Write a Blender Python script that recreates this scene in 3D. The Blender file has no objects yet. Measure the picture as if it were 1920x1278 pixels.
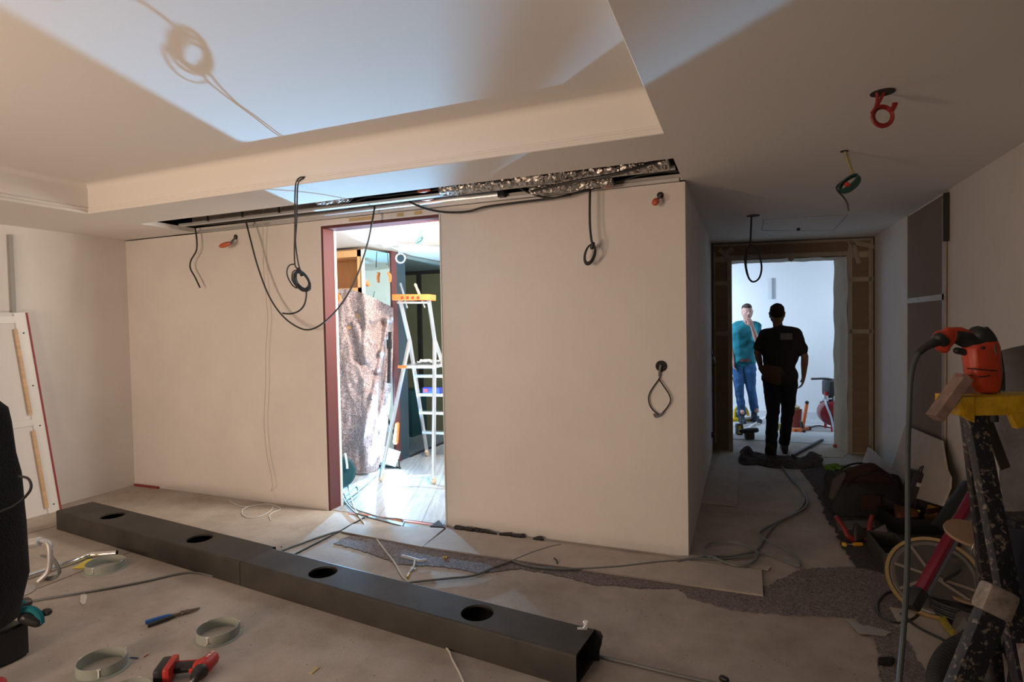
import bpy, bmesh, math, random
from mathutils import Vector, Matrix, noise
random.seed(7)
scn = bpy.context.scene
COL = scn.collection
R_ = math.radians
# ------------------------------------------------------------------ camera
FP, CX, CY, CAMH = 1067.0, 960.0, 639.0, 1.575
_y, _p, _r = R_(22.1), R_(1.66), R_(1.065)
HX = Vector((math.cos(_y), math.sin(_y), 0)); F0 = Vector((-math.sin(_y), math.cos(_y), 0))
FW = F0 * math.cos(_p) + Vector((0, 0, -math.sin(_p))); VV = HX.cross(FW)
RT = HX * math.cos(_r) - VV * math.sin(_r); UP = HX * math.sin(_r) + VV * math.cos(_r)
CAM = Vector((0, 0, CAMH))
cd = bpy.data.cameras.new('camera'); cam = bpy.data.objects.new('camera', cd); COL.objects.link(cam)
cam.matrix_world = Matrix(((RT.x, UP.x, -FW.x, 0), (RT.y, UP.y, -FW.y, 0), (RT.z, UP.z, -FW.z, CAMH), (0, 0, 0, 1)))
cd.sensor_width = 36; cd.lens = 36 * FP / 1920; cd.clip_start = 0.05
scn.camera = cam
# ------------------------------------------------------------------ world, lights, exposure
w = bpy.data.worlds.new('world'); scn.world = w; w.use_nodes = True
w.node_tree.nodes['Background'].inputs[0].default_value = (0.6, 0.5, 0.42, 1)
w.node_tree.nodes['Background'].inputs[1].default_value = 0.05
scn.view_settings.view_transform = 'Standard'; scn.view_settings.look = 'None'
scn.view_settings.gamma = 1; scn.view_settings.exposure = 0.0
def lamp(name, kind, loc, energy, color, target=None, size=.2, size_y=None, spread=None):
    l = bpy.data.lights.new(name, kind); l.energy = energy; l.color = color
    if kind == 'AREA':
        l.size = size
        if size_y: l.shape = 'RECTANGLE'; l.size_y = size_y
        if spread: l.spread = R_(spread)
    else: l.shadow_soft_size = size
    o = bpy.data.objects.new(name, l); COL.objects.link(o); o.location = loc
    if target is not None:
        o.rotation_euler = (Vector(target) - Vector(loc)).to_track_quat('-Z', 'Y').to_euler()
    return o
FLOOD = Vector((-3.650, 5.25, 0.145))
# assumed warm light behind the camera, at an added, unseen window
lamp('assumed_window_light', 'AREA', (-3.2, -4.95, 1.3), 47, (1.0, .73, .54), (-2.9, 3.9, 1.35), 1.9, 1.6, 80)
# unseen warm fill added behind the camera, aimed up to brighten the ceiling
lamp('uplight_fill', 'AREA', (-3.1, -.6, .6), 42, (1.0, .75, .57), (-3.0, .4, 2.8), .35, .25)
# work floodlight on the floor of the back room
lamp('flood_light', 'AREA', FLOOD + Vector((.0, -.062, .08)), 275, (.23, .57, .94), FLOOD + Vector((1.0, -1.7, 2.6)), .05, .05)
# assumed unseen lamps, added to light the back room and the far room
lamp('assumed_back_room_lamp', 'AREA', (-1.85, 4.25, 2.1), 95, (1.0, .90, .78), (-3.7, 5.6, 1.5), .5, .5)
lamp('assumed_far_room_lamp', 'AREA', (3.6, 8.75, 2.0), 42, (.60, .78, 1.0), (1.6, 10.1, 1.3), 1.0, 1.0, 110)
lamp('assumed_far_room_lamp_left', 'AREA', (-1.6, 8.75, 2.2), 38, (.60, .78, 1.0), (-.2, 10.1, 1.2), 1.0, .8, 110)
# ------------------------------------------------------------------ pixel frame (1920x1278) to places in the room
def ray(x, y): return FW + RT * ((x - CX) / FP) - UP * ((y - CY) / FP)
def P(x, y, z=0.0): d = ray(x, y); return CAM + d * ((z - CAMH) / d.z)
def PY(x, y, Y): d = ray(x, y); return CAM + d * (Y / d.y)
def PX(x, y, X): d = ray(x, y); return CAM + d * (X / d.x)
def PD(x, y, D): return CAM + ray(x, y) * D
# ------------------------------------------------------------------ materials
MATS = {}
def mat(name, c, rough=.6, metal=0, var=0, vs=6, bump=0, bs=60, c2=None, trans=0, emit=None, es=0, alpha=1, stretch=None, spec=None):
    if name in MATS: return MATS[name]
    m = bpy.data.materials.new(name); m.use_nodes = True; nt = m.node_tree; b = nt.nodes['Principled BSDF']
    b.inputs['Base Color'].default_value = (*c, 1); b.inputs['Roughness'].default_value = rough; b.inputs['Metallic'].default_value = metal
    if trans: b.inputs['Transmission Weight'].default_value = trans
    if alpha < 1: b.inputs['Alpha'].default_value = alpha
    if spec is not None: b.inputs['Specular IOR Level'].default_value = spec
    if emit: b.inputs['Emission Color'].default_value = (*emit, 1); b.inputs['Emission Strength'].default_value = es
    tc = nt.nodes.new('ShaderNodeTexCoord'); mp = nt.nodes.new('ShaderNodeMapping'); nt.links.new(tc.outputs['Object'], mp.inputs[0])
    if stretch: mp.inputs['Scale'].default_value = stretch
    if var or c2:
        n = nt.nodes.new('ShaderNodeTexNoise'); n.inputs['Scale'].default_value = vs; n.inputs['Detail'].default_value = 8; n.inputs['Roughness'].default_value = .62
        nt.links.new(mp.outputs[0], n.inputs['Vector'])
        r = nt.nodes.new('ShaderNodeValToRGB'); r.color_ramp.elements[0].position = .36; r.color_ramp.elements[1].position = .64
        a = [max(0, k * (1 - var)) for k in c]; d = c2 if c2 else [min(1, k * (1 + var)) for k in c]
        r.color_ramp.elements[0].color = (*a, 1); r.color_ramp.elements[1].color = (*d, 1)
        nt.links.new(n.outputs[0], r.inputs[0]); nt.links.new(r.outputs[0], b.inputs['Base Color'])
    if bump:
        n = nt.nodes.new('ShaderNodeTexNoise'); n.inputs['Scale'].default_value = bs; n.inputs['Detail'].default_value = 5
        nt.links.new(mp.outputs[0], n.inputs['Vector']); bp = nt.nodes.new('ShaderNodeBump'); bp.inputs['Strength'].default_value = bump; bp.inputs['Distance'].default_value = .01
        nt.links.new(n.outputs[0], bp.inputs['Height']); nt.links.new(bp.outputs[0], b.inputs['Normal'])
    MATS[name] = m; return m
def floor_mat(name, base, dark, light, bw, bh, rot, mortar, plank=False, sc=(1, 1)):
    m = bpy.data.materials.new(name); m.use_nodes = True; nt = m.node_tree; b = nt.nodes['Principled BSDF']; b.inputs['Roughness'].default_value = .8 if not plank else .42
    tc = nt.nodes.new('ShaderNodeTexCoord'); mp = nt.nodes.new('ShaderNodeMapping'); mp.inputs['Rotation'].default_value = (0, 0, rot)
    nt.links.new(tc.outputs['Object'], mp.inputs[0])
    br = nt.nodes.new('ShaderNodeTexBrick'); br.inputs['Scale'].default_value = 1; br.inputs['Brick Width'].default_value = bw; br.inputs['Row Height'].default_value = bh
    br.inputs['Mortar Size'].default_value = mortar; br.inputs['Mortar Smooth'].default_value = .3; br.inputs['Bias'].default_value = 0
    br.inputs['Color1'].default_value = (*base, 1); br.inputs['Color2'].default_value = (*[k * .9 for k in base], 1); br.inputs['Mortar'].default_value = (*[k * .35 for k in base], 1)
    nt.links.new(mp.outputs[0], br.inputs['Vector'])
    n = nt.nodes.new('ShaderNodeTexNoise'); n.inputs['Scale'].default_value = 2.2; n.inputs['Detail'].default_value = 10; n.inputs['Roughness'].default_value = .68
    src = mp.outputs[0]
    if plank:
        m2 = nt.nodes.new('ShaderNodeMapping'); m2.inputs['Scale'].default_value = (1.2, 14, 1); nt.links.new(mp.outputs[0], m2.inputs[0]); src = m2.outputs[0]
    nt.links.new(src, n.inputs['Vector'])
    r = nt.nodes.new('ShaderNodeValToRGB'); r.color_ramp.elements[0].position = .33; r.color_ramp.elements[1].position = .68
    r.color_ramp.elements[0].color = (*dark, 1); r.color_ramp.elements[1].color = (*light, 1); nt.links.new(n.outputs[0], r.inputs[0])
    mx = nt.nodes.new('ShaderNodeMix'); mx.data_type = 'RGBA'; mx.blend_type = 'MULTIPLY'; mx.inputs['Factor'].default_value = 1
    nt.links.new(br.outputs[0], mx.inputs[6]); nt.links.new(r.outputs[0], mx.inputs[7])
    # small speckle of dust and crumbs
    v = nt.nodes.new('ShaderNodeTexVoronoi'); v.inputs['Scale'].default_value = 26; nt.links.new(tc.outputs['Object'], v.inputs['Vector'])
    r2 = nt.nodes.new('ShaderNodeValToRGB'); r2.color_ramp.elements[0].position = .07; r2.color_ramp.elements[1].position = .13
    r2.color_ramp.elements[0].color = (.35, .32, .3, 1); r2.color_ramp.elements[1].color = (1, 1, 1, 1); nt.links.new(v.outputs['Distance'], r2.inputs[0])
    n3 = nt.nodes.new('ShaderNodeTexNoise'); n3.inputs['Scale'].default_value = 5; nt.links.new(tc.outputs['Object'], n3.inputs['Vector'])
    gt = nt.nodes.new('ShaderNodeMath'); gt.operation = 'GREATER_THAN'; gt.inputs[1].default_value = .53; nt.links.new(n3.outputs[0], gt.inputs[0])
    mx2 = nt.nodes.new('ShaderNodeMix'); mx2.data_type = 'RGBA'; mx2.blend_type = 'MULTIPLY'; nt.links.new(gt.outputs[0], mx2.inputs[0])
    nt.links.new(mx.outputs[2], mx2.inputs[6]); nt.links.new(r2.outputs[0], mx2.inputs[7]); nt.links.new(mx2.outputs[2], b.inputs['Base Color'])
    n2 = nt.nodes.new('ShaderNodeTexNoise'); n2.inputs['Scale'].default_value = 90; n2.inputs['Detail'].default_value = 6; nt.links.new(tc.outputs['Object'], n2.inputs['Vector'])
    bp = nt.nodes.new('ShaderNodeBump'); bp.inputs['Strength'].default_value = .25; bp.inputs['Distance'].default_value = .004
    nt.links.new(n2.outputs[0], bp.inputs['Height']); nt.links.new(bp.outputs[0], b.inputs['Normal'])
    return m
def felt_mat(name, a, b_, c_, sc=150):
    m = bpy.data.materials.new(name); m.use_nodes = True; nt = m.node_tree; b = nt.nodes['Principled BSDF']; b.inputs['Roughness'].default_value = 1
    tc = nt.nodes.new('ShaderNodeTexCoord')
    n = nt.nodes.new('ShaderNodeTexNoise'); n.inputs['Scale'].default_value = sc; n.inputs['Detail'].default_value = 6; n.inputs['Roughness'].default_value = .8; n.inputs['Distortion'].default_value = 1.5
    nt.links.new(tc.outputs['Object'], n.inputs['Vector'])
    r = nt.nodes.new('ShaderNodeValToRGB'); e = r.color_ramp.elements; e[0].position = .38; e[0].color = (*a, 1); e[1].position = .62; e[1].color = (*c_, 1)
    k = e.new(.5); k.color = (*b_, 1); nt.links.new(n.outputs[0], r.inputs[0])
    nt.links.new(r.outputs[0], b.inputs['Base Color'])
    n2 = nt.nodes.new('ShaderNodeTexNoise'); n2.inputs['Scale'].default_value = 35; n2.inputs['Detail'].default_value = 8; n2.inputs['Roughness'].default_value = .75; nt.links.new(tc.outputs['Object'], n2.inputs['Vector'])
    bp = nt.nodes.new('ShaderNodeBump'); bp.inputs['Strength'].default_value = .8; bp.inputs['Distance'].default_value = .012
    nt.links.new(n2.outputs[0], bp.inputs['Height']); nt.links.new(bp.outputs[0], b.inputs['Normal'])
    return m
M_wall = mat('plaster_white', (.74, .70, .66), .85, var=.035, vs=1.7, bump=.05, bs=180)
M_ceil = mat('ceiling_white', (.78, .75, .71), .85, bump=.03, bs=180)
M_floor = floor_mat('floor_boards', (.54, .48, .42), (.66, .62, .58), (1, 1, 1), 2.44, 1.22, R_(-8), 0.0)
M_lam = floor_mat('laminate', (.55, .55, .54), (.55, .56, .58), (1, 1, 1), 1.3, .19, R_(68), .003, True)
M_ffloor = floor_mat('far_floor', (.6, .6, .6), (.7, .7, .7), (1, 1, 1), 2.4, 1.2, 0, .004)
M_card = mat('cardboard', (.21, .145, .09), .9, var=.07, vs=3, stretch=(1, 1, 6))
M_paper = mat('masking_paper', (.45, .38, .28), .8, var=.05, bump=.2, bs=12)
M_tape = mat('tape', (.66, .62, .55), .35)
M_cream = mat('paper_tape', (.36, .31, .24), .6, var=.08)
M_black = mat('black_rubber', (.018, .018, .02), .45)
M_cable = mat('cable_black', (.022, .024, .026), .4)
M_greyc = mat('cable_grey', (.16, .17, .17), .5)
M_white = mat('white_plastic', (.78, .77, .74), .4)
M_alu = mat('aluminium', (.78, .79, .8), .32, .9)
M_aludull = mat('aluminium_dull', (.6, .6, .6), .5, .7)
M_chrome = mat('chrome', (.8, .8, .8), .12, 1)
M_foil = mat('foil', (.52, .49, .46), .3, 1, bump=.7, bs=35)
M_orange = mat('orange_plastic', (.85, .2, .05), .4)
M_red = mat('red_plastic', (.5, .03, .02), .4)
M_redb = mat('red_metal', (.45, .02, .02), .3)
M_dred = mat('dark_red_paint', (.12, .032, .03), .5)
M_boxg = mat('dark_grey_board', (.034, .031, .027), .6, var=.12, vs=5, c2=(.05, .044, .037))
M_dark = mat('dark_void', (.03, .028, .026), .9)
M_yellow = mat('yellow_plastic', (.75, .5, .02), .45)
M_teal = mat('teal_fabric', (.0, .16, .2), .8)
M_felt = felt_mat('recycled_felt', (.07, .058, .06), (.2, .165, .16), (.42, .37, .36), 70)
M_feltd = felt_mat('dark_felt', (.02, .019, .02), (.06, .052, .053), (.14, .12, .12), 70)
M_wood = mat('light_wood', (.62, .42, .25), .5, var=.12, vs=4, stretch=(1, 1, 8))
M_orwood = mat('orange_wood', (.8, .46, .2), .45, var=.06, vs=3, stretch=(6, 6, 1))
M_mdf = mat('fibreboard', (.47, .41, .35), .8, var=.09, vs=5, bump=.1, bs=100)
M_wall2 = mat('far_white', (.8, .8, .8), .8)
# ------------------------------------------------------------------ mesh helpers
def wm(o):
    m = o.matrix_basis.copy(); p = o.parent
    while p: m = p.matrix_basis @ m; p = p.parent
    return m
def tagset(o, label=None, cat=None, group=None, kind=None):
    if label: o['label'] = label
    if cat: o['category'] = cat
    if group: o['group'] = group
    if kind: o['kind'] = kind
    return o
def thing(name, loc, label, cat, group=None, rz=0, M=None):
    o = bpy.data.objects.new(name, None); COL.objects.link(o); o.empty_display_size = .05
    if M is not None: o.matrix_basis = M
    else: o.location = loc; o.rotation_euler = (0, 0, rz)
    return tagset(o, label, cat, group)
def frame(loc, xax, up=(0, 0, 1)):
    x = Vector(xax).normalized(); u = Vector(up); y = u.cross(x).normalized(); z = x.cross(y)
    m = Matrix((x, y, z)).transposed().to_4x4(); m.translation = Vector(loc); return m
def smooth_path(pts, sub=6, closed=False):
    pts = [Vector(p) for p in pts]; n = len(pts)
    if n < 3: return pts
    out = []
    rng = range(n if closed else n - 1)
    for i in rng:
        if closed: a, b, c, d = pts[(i-1) % n], pts[i], pts[(i+1) % n], pts[(i+2) % n]
        else: a, b, c, d = pts[max(i-1, 0)], pts[i], pts[i+1], pts[min(i+2, n-1)]
        for k in range(sub):
            t = k / sub
            out.append(.5 * ((2*b) + (c-a)*t + (2*a-5*b+4*c-d)*t*t + (3*b-a-3*c+d)*t*t*t))
    if not closed: out.append(pts[-1])
    return out
class MB:
    def __init__(s, M=None): s.bm = bmesh.new(); s.M = M.copy() if M is not None else Matrix()
    def _v(s, p): return s.bm.verts.new(s.M @ Vector(p))
    def faces(s, vs, fs):
        v = [s._v(p) for p in vs]
        for f in fs:
            try: s.bm.faces.new([v[i] for i in f])
            except ValueError: pass
        return v
    def box(s, c, d, rot=None, bev=0):
        c = Vector(c); hx, hy, hz = d[0]/2, d[1]/2, d[2]/2
        b2 = bmesh.new(); bmesh.ops.create_cube(b2, size=1)
        for v in b2.verts: v.co = Vector((v.co.x*d[0], v.co.y*d[1], v.co.z*d[2]))
        if bev: bmesh.ops.bevel(b2, geom=b2.edges[:], offset=bev, segments=2, affect='EDGES', profile=.6)
        m = Matrix.Translation(c) @ (rot.to_4x4() if rot else Matrix())
        s._merge(b2, m); return s
    def _merge(s, b2, m=Matrix()):
        mp = {}
        for v in b2.verts: mp[v] = s.bm.verts.new(s.M @ (m @ v.co))
        for f in b2.faces:
            try: s.bm.faces.new([mp[v] for v in f.verts])
            except ValueError: pass
        b2.free()
    def bar(s, a, b, w_, h_, side=None, bev=0):
        a, b = Vector(a), Vector(b); z = (b - a); L = z.length; z.normalize()
        x = Vector(side) if side is not None else (Vector((0, 0, 1)) if abs(z.z) < .9 else Vector((1, 0, 0)))
        x = (x - z * x.dot(z)).normalized(); y = z.cross(x)
        m = Matrix((x, y, z)).transposed().to_4x4(); m.translation = (a + b) / 2
        b2 = bmesh.new(); bmesh.ops.create_cube(b2, size=1)
        for v in b2.verts: v.co = Vector((v.co.x*w_, v.co.y*h_, v.co.z*L))
        if bev: bmesh.ops.bevel(b2, geom=b2.edges[:], offset=bev, segments=2, affect='EDGES', profile=.6)
        s._merge(b2, m); return s
    def tube(s, pts, r, n=8, sub=5, closed=False, flat=1.0):
        p = smooth_path(pts, sub, closed) if sub > 1 else [Vector(q) for q in pts]
        rr = r if callable(r) else (lambda t: r)
        N = len(p); rings = []; prev = None
        for i, q in enumerate(p):
            if closed: t = (p[(i+1) % N] - p[i-1])
            else: t = p[min(i+1, N-1)] - p[max(i-1, 0)]
            if t.length < 1e-7: t = Vector((0, 0, 1))
            t.normalize()
            if prev is None:
                x = t.orthogonal().normalized()
            else:
                x = prev - t * prev.dot(t)
                x = x.normalized() if x.length > 1e-6 else t.orthogonal().normalized()
            prev = x; y = t.cross(x); ra = rr(i / max(1, N-1))
            rings.append([s._v(q + x * math.cos(2*math.pi*k/n) * ra + y * math.sin(2*math.pi*k/n) * ra * flat) for k in range(n)])
        for i in range(N if closed else N-1):
            a, b = rings[i], rings[(i+1) % N]
            for k in range(n):
                try: s.bm.faces.new((a[k], a[(k+1) % n], b[(k+1) % n], b[k]))
                except ValueError: pass
        if not closed:
            s.bm.faces.new(rings[0][::-1]); s.bm.faces.new(rings[-1])
        return s
    def cyl(s, a, b, r, r2=None, n=24):
        r2 = r if r2 is None else r2
        return s.tube([a, b], lambda t: r + (r2-r)*t, n=n, sub=1)
    def lathe(s, prof, n=32, c=(0, 0, 0), axis=(0, 0, 1), closed=False):
        z = Vector(axis).normalized(); x = z.orthogonal().normalized(); y = z.cross(x); c = Vector(c)
        rings = [[s._v(c + z*h_ + (x*math.cos(2*math.pi*k/n) + y*math.sin(2*math.pi*k/n)) * max(r, 1e-4)) for k in range(n)] for r, h_ in prof]
        m = len(rings)
        for i in range(m if closed else m-1):
            a, b = rings[i], rings[(i+1) % m]
            for k in range(n): s.bm.faces.new((a[k], a[(k+1) % n], b[(k+1) % n], b[k]))
        if not closed:
            if prof[0][0] > 1e-3: s.bm.faces.new(rings[0][::-1])
            if prof[-1][0] > 1e-3: s.bm.faces.new(rings[-1])
        return s
    def prism(s, poly, vec):
        vec = Vector(vec); poly = [Vector(p) for p in poly]
        b2 = bmesh.new(); a = [b2.verts.new(p) for p in poly]; f = b2.faces.new(a)
        r = bmesh.ops.extrude_face_region(b2, geom=[f]); vs = [g for g in r['geom'] if isinstance(g, bmesh.types.BMVert)]
        for v in vs: v.co += vec
        big = [f for f in b2.faces if len(f.verts) > 4]
        if big: bmesh.ops.triangulate(b2, faces=big)
        bmesh.ops.recalc_face_normals(b2, faces=b2.faces[:])
        s._merge(b2); return s
    def hull(s, spheres, seg=10):
        b2 = bmesh.new()
        for c, r in spheres:
            rr = r if isinstance(r, (tuple, list, Vector)) else (r, r, r)
            q = bmesh.ops.create_icosphere(b2, subdivisions=2, radius=1)
            for v in q['verts']: v.co = Vector((v.co.x*rr[0], v.co.y*rr[1], v.co.z*rr[2])) + Vector(c)
        r = bmesh.ops.convex_hull(b2, input=b2.verts[:])
        bmesh.ops.delete(b2, geom=[g for g in r['geom_interior'] if isinstance(g, bmesh.types.BMVert)], context='VERTS')
        lo = [v for v in b2.verts if not v.link_faces]
        if lo: bmesh.ops.delete(b2, geom=lo, context='VERTS')
        s._merge(b2); return s
    def sphere(s, c, r, u=16, v=12):
        rr = r if isinstance(r, (tuple, list)) else (r, r, r)
        b2 = bmesh.new(); bmesh.ops.create_uvsphere(b2, u_segments=u, v_segments=v, radius=1)
        for q in b2.verts: q.co = Vector((q.co.x*rr[0], q.co.y*rr[1], q.co.z*rr[2])) + Vector(c)
        s._merge(b2); return s
    def grid(s, fn, nu, nv, thick=.006):
        P0 = [[Vector(fn(i/(nu-1), j/(nv-1))) for j in range(nv)] for i in range(nu)]
        N0 = [[None]*nv for _ in range(nu)]
        for i in range(nu):
            for j in range(nv):
                a = P0[min(i+1, nu-1)][j] - P0[max(i-1, 0)][j]; b = P0[i][min(j+1, nv-1)] - P0[i][max(j-1, 0)]
                q = a.cross(b); N0[i][j] = q.normalized() if q.length > 1e-9 else Vector((0, 0, 1))
        A = [[s._v(P0[i][j] + N0[i][j]*thick/2) for j in range(nv)] for i in range(nu)]
        B = [[s._v(P0[i][j] - N0[i][j]*thick/2) for j in range(nv)] for i in range(nu)]
        F = s.bm.faces.new
        for i in range(nu-1):
            for j in range(nv-1):
                F((A[i][j], A[i+1][j], A[i+1][j+1], A[i][j+1])); F((B[i][j], B[i][j+1], B[i+1][j+1], B[i+1][j]))
        for i in range(nu-1):
            F((A[i][0], B[i][0], B[i+1][0], A[i+1][0])); F((A[i][-1], A[i+1][-1], B[i+1][-1], B[i][-1]))
        for j in range(nv-1):
            F((A[0][j], A[0][j+1], B[0][j+1], B[0][j])); F((A[-1][j], B[-1][j], B[-1][j+1], A[-1][j+1]))
        return s
    def remesh(s, voxel=.008, smooth=3):
        me = bpy.data.meshes.new('tmp'); s.bm.to_mesh(me); o = bpy.data.objects.new('tmp', me); COL.objects.link(o)
        m = o.modifiers.new('r', 'REMESH'); m.mode = 'VOXEL'; m.voxel_size = voxel
        k = o.modifiers.new('s', 'SMOOTH'); k.factor = .5; k.iterations = smooth
        dg = bpy.context.evaluated_depsgraph_get(); dg.update()
        me2 = bpy.data.meshes.new_from_object(o.evaluated_get(dg))
        bpy.data.objects.remove(o); bpy.data.meshes.remove(me)
        s.bm.free(); s.bm = bmesh.new(); s.bm.from_mesh(me2); bpy.data.meshes.remove(me2); return s
    def wobble(s, amp, scale, seed=0):
        for v in s.bm.verts: v.co += noise.noise_vector(v.co * scale + Vector((seed, 0, 0))) * amp
        return s
    def build(s, name, m, parent=None, smooth=True, label=None, cat=None, group=None, kind=None, origin=None, auto=35):
        me = bpy.data.meshes.new(name); o = bpy.data.objects.new(name, me); COL.objects.link(o)
        bmesh.ops.recalc_face_normals(s.bm, faces=s.bm.faces[:])
        if parent:
            s.bm.transform(wm(parent).inverted()); o.parent = parent
        elif kind != 'structure':
            xs = [v.co for v in s.bm.verts]
            if origin is None:
                origin = Vector(((min(v.x for v in xs)+max(v.x for v in xs))/2, (min(v.y for v in xs)+max(v.y for v in xs))/2, min(v.z for v in xs)))
            s.bm.transform(Matrix.Translation(-Vector(origin))); o.location = origin
        if smooth:
            for f in s.bm.faces: f.smooth = True
            lim = R_(auto)
            for e in s.bm.edges:
                if len(e.link_faces) != 2 or e.calc_face_angle(0) > lim: e.smooth = False
        s.bm.to_mesh(me); s.bm.free()
        for q in (m if isinstance(m, (list, tuple)) else [m]): me.materials.append(q)
        return tagset(o, label, cat, group, kind)
def clone(o, parent=None):
    c = o.copy(); COL.objects.link(c); c.parent = parent
    for ch in [x for x in COL.objects if x.parent == o]: clone(ch, c)
    return c
# ================================================================== THE SETTING
H = 2.5; YW = 3.91; XL = -5.8; XR = 1.4; XC = -.345; YB = -5.0; TT = 2.73
def S(name, mb, m, smooth=False): return mb.build(name, m, kind='structure', smooth=smooth)
S('floor', MB().box(((XL+XR)/2, (YB+8.2)/2, -.05), (XR-XL+.6, 8.2-YB, .1)), M_floor)
# wall_left, wall_right, rear wall with an assumed window opening
S('wall_left', MB().box((XL-.08, -.5, 1.45), (.16, 9.2, 2.9)), M_wall)
mb = MB(); WX0, WX1, WZ0, WZ1 = -4.25, -2.15, .45, 2.2
mb.box(((XL+WX0)/2, YB-.08, 1.45), (WX0-XL, .16, 2.9)); mb.box(((XR+WX1)/2, YB-.08, 1.45), (XR-WX1, .16, 2.9))
mb.box(((WX0+WX1)/2, YB-.08, WZ0/2), (WX1-WX0, .16, WZ0)); mb.box(((WX0+WX1)/2, YB-.08, (WZ1+2.9)/2), (WX1-WX0, .16, 2.9-WZ1))
S('wall_rear', mb, mat('brown_wall', (.22, .17, .14), .9))
mb = MB()
for x in (WX0+.03, (WX0+WX1)/2, WX1-.03): mb.box((x, YB-.08, (WZ0+WZ1)/2), (.06, .06, WZ1-WZ0))
for z in (WZ0+.03, WZ1-.03): mb.box(((WX0+WX1)/2, YB-.08, z), (WX1-WX0-.12, .06, .06))
S('assumed_window_1', mb, M_white)  # assumed window, out of view, added to carry the warm light
# partition facing the camera, with the doorway to the back room
DX0, DX1, DZ = -3.32, -2.178, 2.44
mb = MB()
mb.box(((XL+DX0)/2, YW+.06, 1.245), (DX0-XL, .12, 2.49)); mb.box(((XC+DX1)/2, YW+.06, 1.245), (XC-DX1, .12, 2.49))
mb.box(((DX0+DX1)/2, YW+.06, (DZ+2.49)/2), (DX1-DX0, .12, 2.49-DZ))
S('wall_partition', mb, M_wall)
# side wall of the corridor
S('wall_corridor_left', MB().box((XC-.06, (YW+.12+7.3)/2, 1.3), (.12, 7.3-YW-.12, 2.6)), M_wall)
S('wall_right', MB().box((XR+.08, (2.6+8.6)/2, 1.3), (.16, 8.6-2.6, 2.6)), M_wall)
# lower ceiling with the raised tray and the open service slot
TX0, TX1, TY0, TY1 = -4.75, XC, -3.6, 2.92
SX0, SX1, SY0, SY1 = -4.80, -.36, 3.37, 3.90
mb = MB()
def cbox(x0, x1, y0, y1): mb.box(((x0+x1)/2, (y0+y1)/2, H+.02), (x1-x0, y1-y0, .04))
cbox(XL, TX0, YB, SY0); cbox(TX1, XR, YB, SY0); cbox(TX0, TX1, YB, TY0); cbox(TX0, TX1, TY1, SY0)
cbox(XL, SX0, SY0, YW); cbox(SX1, XR, SY0, YW); cbox(XC, XR, YW, 7.95)
cbox(SX0, SX1, SY1, YW)
S('ceiling', mb, M_ceil)
mb = MB(); mb.box(((TX0+TX1)/2, (TY0+TY1)/2, TT+.03), (TX1-TX0+.1, TY1-TY0+.1, .06))
S('ceiling_tray', mb, M_ceil)
# tray sides: upright face, hollow curve on top, small beaded edge below
def trayside(nm, a, b, inn):
    a, b, inn = Vector(a), Vector(b), Vector(inn)
    prof = [(0, H), (.008, H), (.012, H+.004), (.012, H+.018), (.004, H+.022), (.004, H+.027), (.010, H+.031), (.010, H+.043), (0, H+.047), (0, 2.685)]
    for k in range(1, 9):
        t = k/8*math.pi/2; prof.append((.05*(1-math.cos(t)), 2.685+.045*math.sin(t)))
    prof += [(.05, TT+.01), (-.004, TT+.01), (-.004, H+.04), (0, H+.04)]
    m_ = MB(); A = [m_._v(a+inn*o+Vector((0, 0, z))) for o, z in prof]; B = [m_._v(b+inn*o+Vector((0, 0, z))) for o, z in prof]
    n = len(prof)
    for i in range(n): m_.bm.faces.new((A[i], A[(i+1) % n], B[(i+1) % n], B[i]))
    m_.bm.faces.new(A); m_.bm.faces.new(B[::-1])
    S(nm, m_, M_ceil, True)
trayside('trim_1', (TX0, TY1, 0), (TX1, TY1, 0), (0, -1, 0)); trayside('trim_2', (TX0, TY0, 0), (TX0, TY1, 0), (1, 0, 0))
trayside('trim_3', (TX1, TY0, 0), (TX1, TY1, 0), (-1, 0, 0)); trayside('trim_4', (TX0, TY0, 0), (TX1, TY0, 0), (0, 1, 0))
# plenum above the slot
mb = MB(); mb.box(((SX0+SX1)/2, 3.7, 2.86), (SX1-SX0+.9, 1.2, .04)); mb.box(((SX0+SX1)/2, 3.1, 2.68), (SX1-SX0+.9, .03, .32)); mb.box(((SX0+SX1)/2, 4.27, 2.69), (SX1-SX0+.9, .03, .36)); mb.box(((SX0+SX1)/2, 4.15, 2.57), (SX1-SX0+.9, .27, .02))
mb.box((SX0-.45, 3.68, 2.68), (.03, 1.2, .32)); mb.box((SX1+.45, 3.68, 2.68), (.03, 1.2, .32))
S('ceiling_void', mb, M_dark)
# corridor end: slightly skewed wall with its wrapped deep opening
EA = Vector((XC, 7.26, 0)); EB = Vector((XR, 7.62, 0)); ex = (EB-EA).normalized(); ey = Vector((0, 0, 1)).cross(ex); FE = frame(EA, ex)
LE = (EB-EA).length; OX0, OX1, OZ = .222, 1.50, 2.30
mb = MB(FE)
mb.box((OX0/2, .2, 1.25), (OX0, .4, 2.5)); mb.box(((OX1+LE)/2, .2, 1.25), (LE-OX1, .4, 2.5)); mb.box(((OX0+OX1)/2, .2, (OZ+2.5)/2), (OX1-OX0, .4, 2.5-OZ))
S('wall_corridor_end', mb, M_paper)
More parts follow.
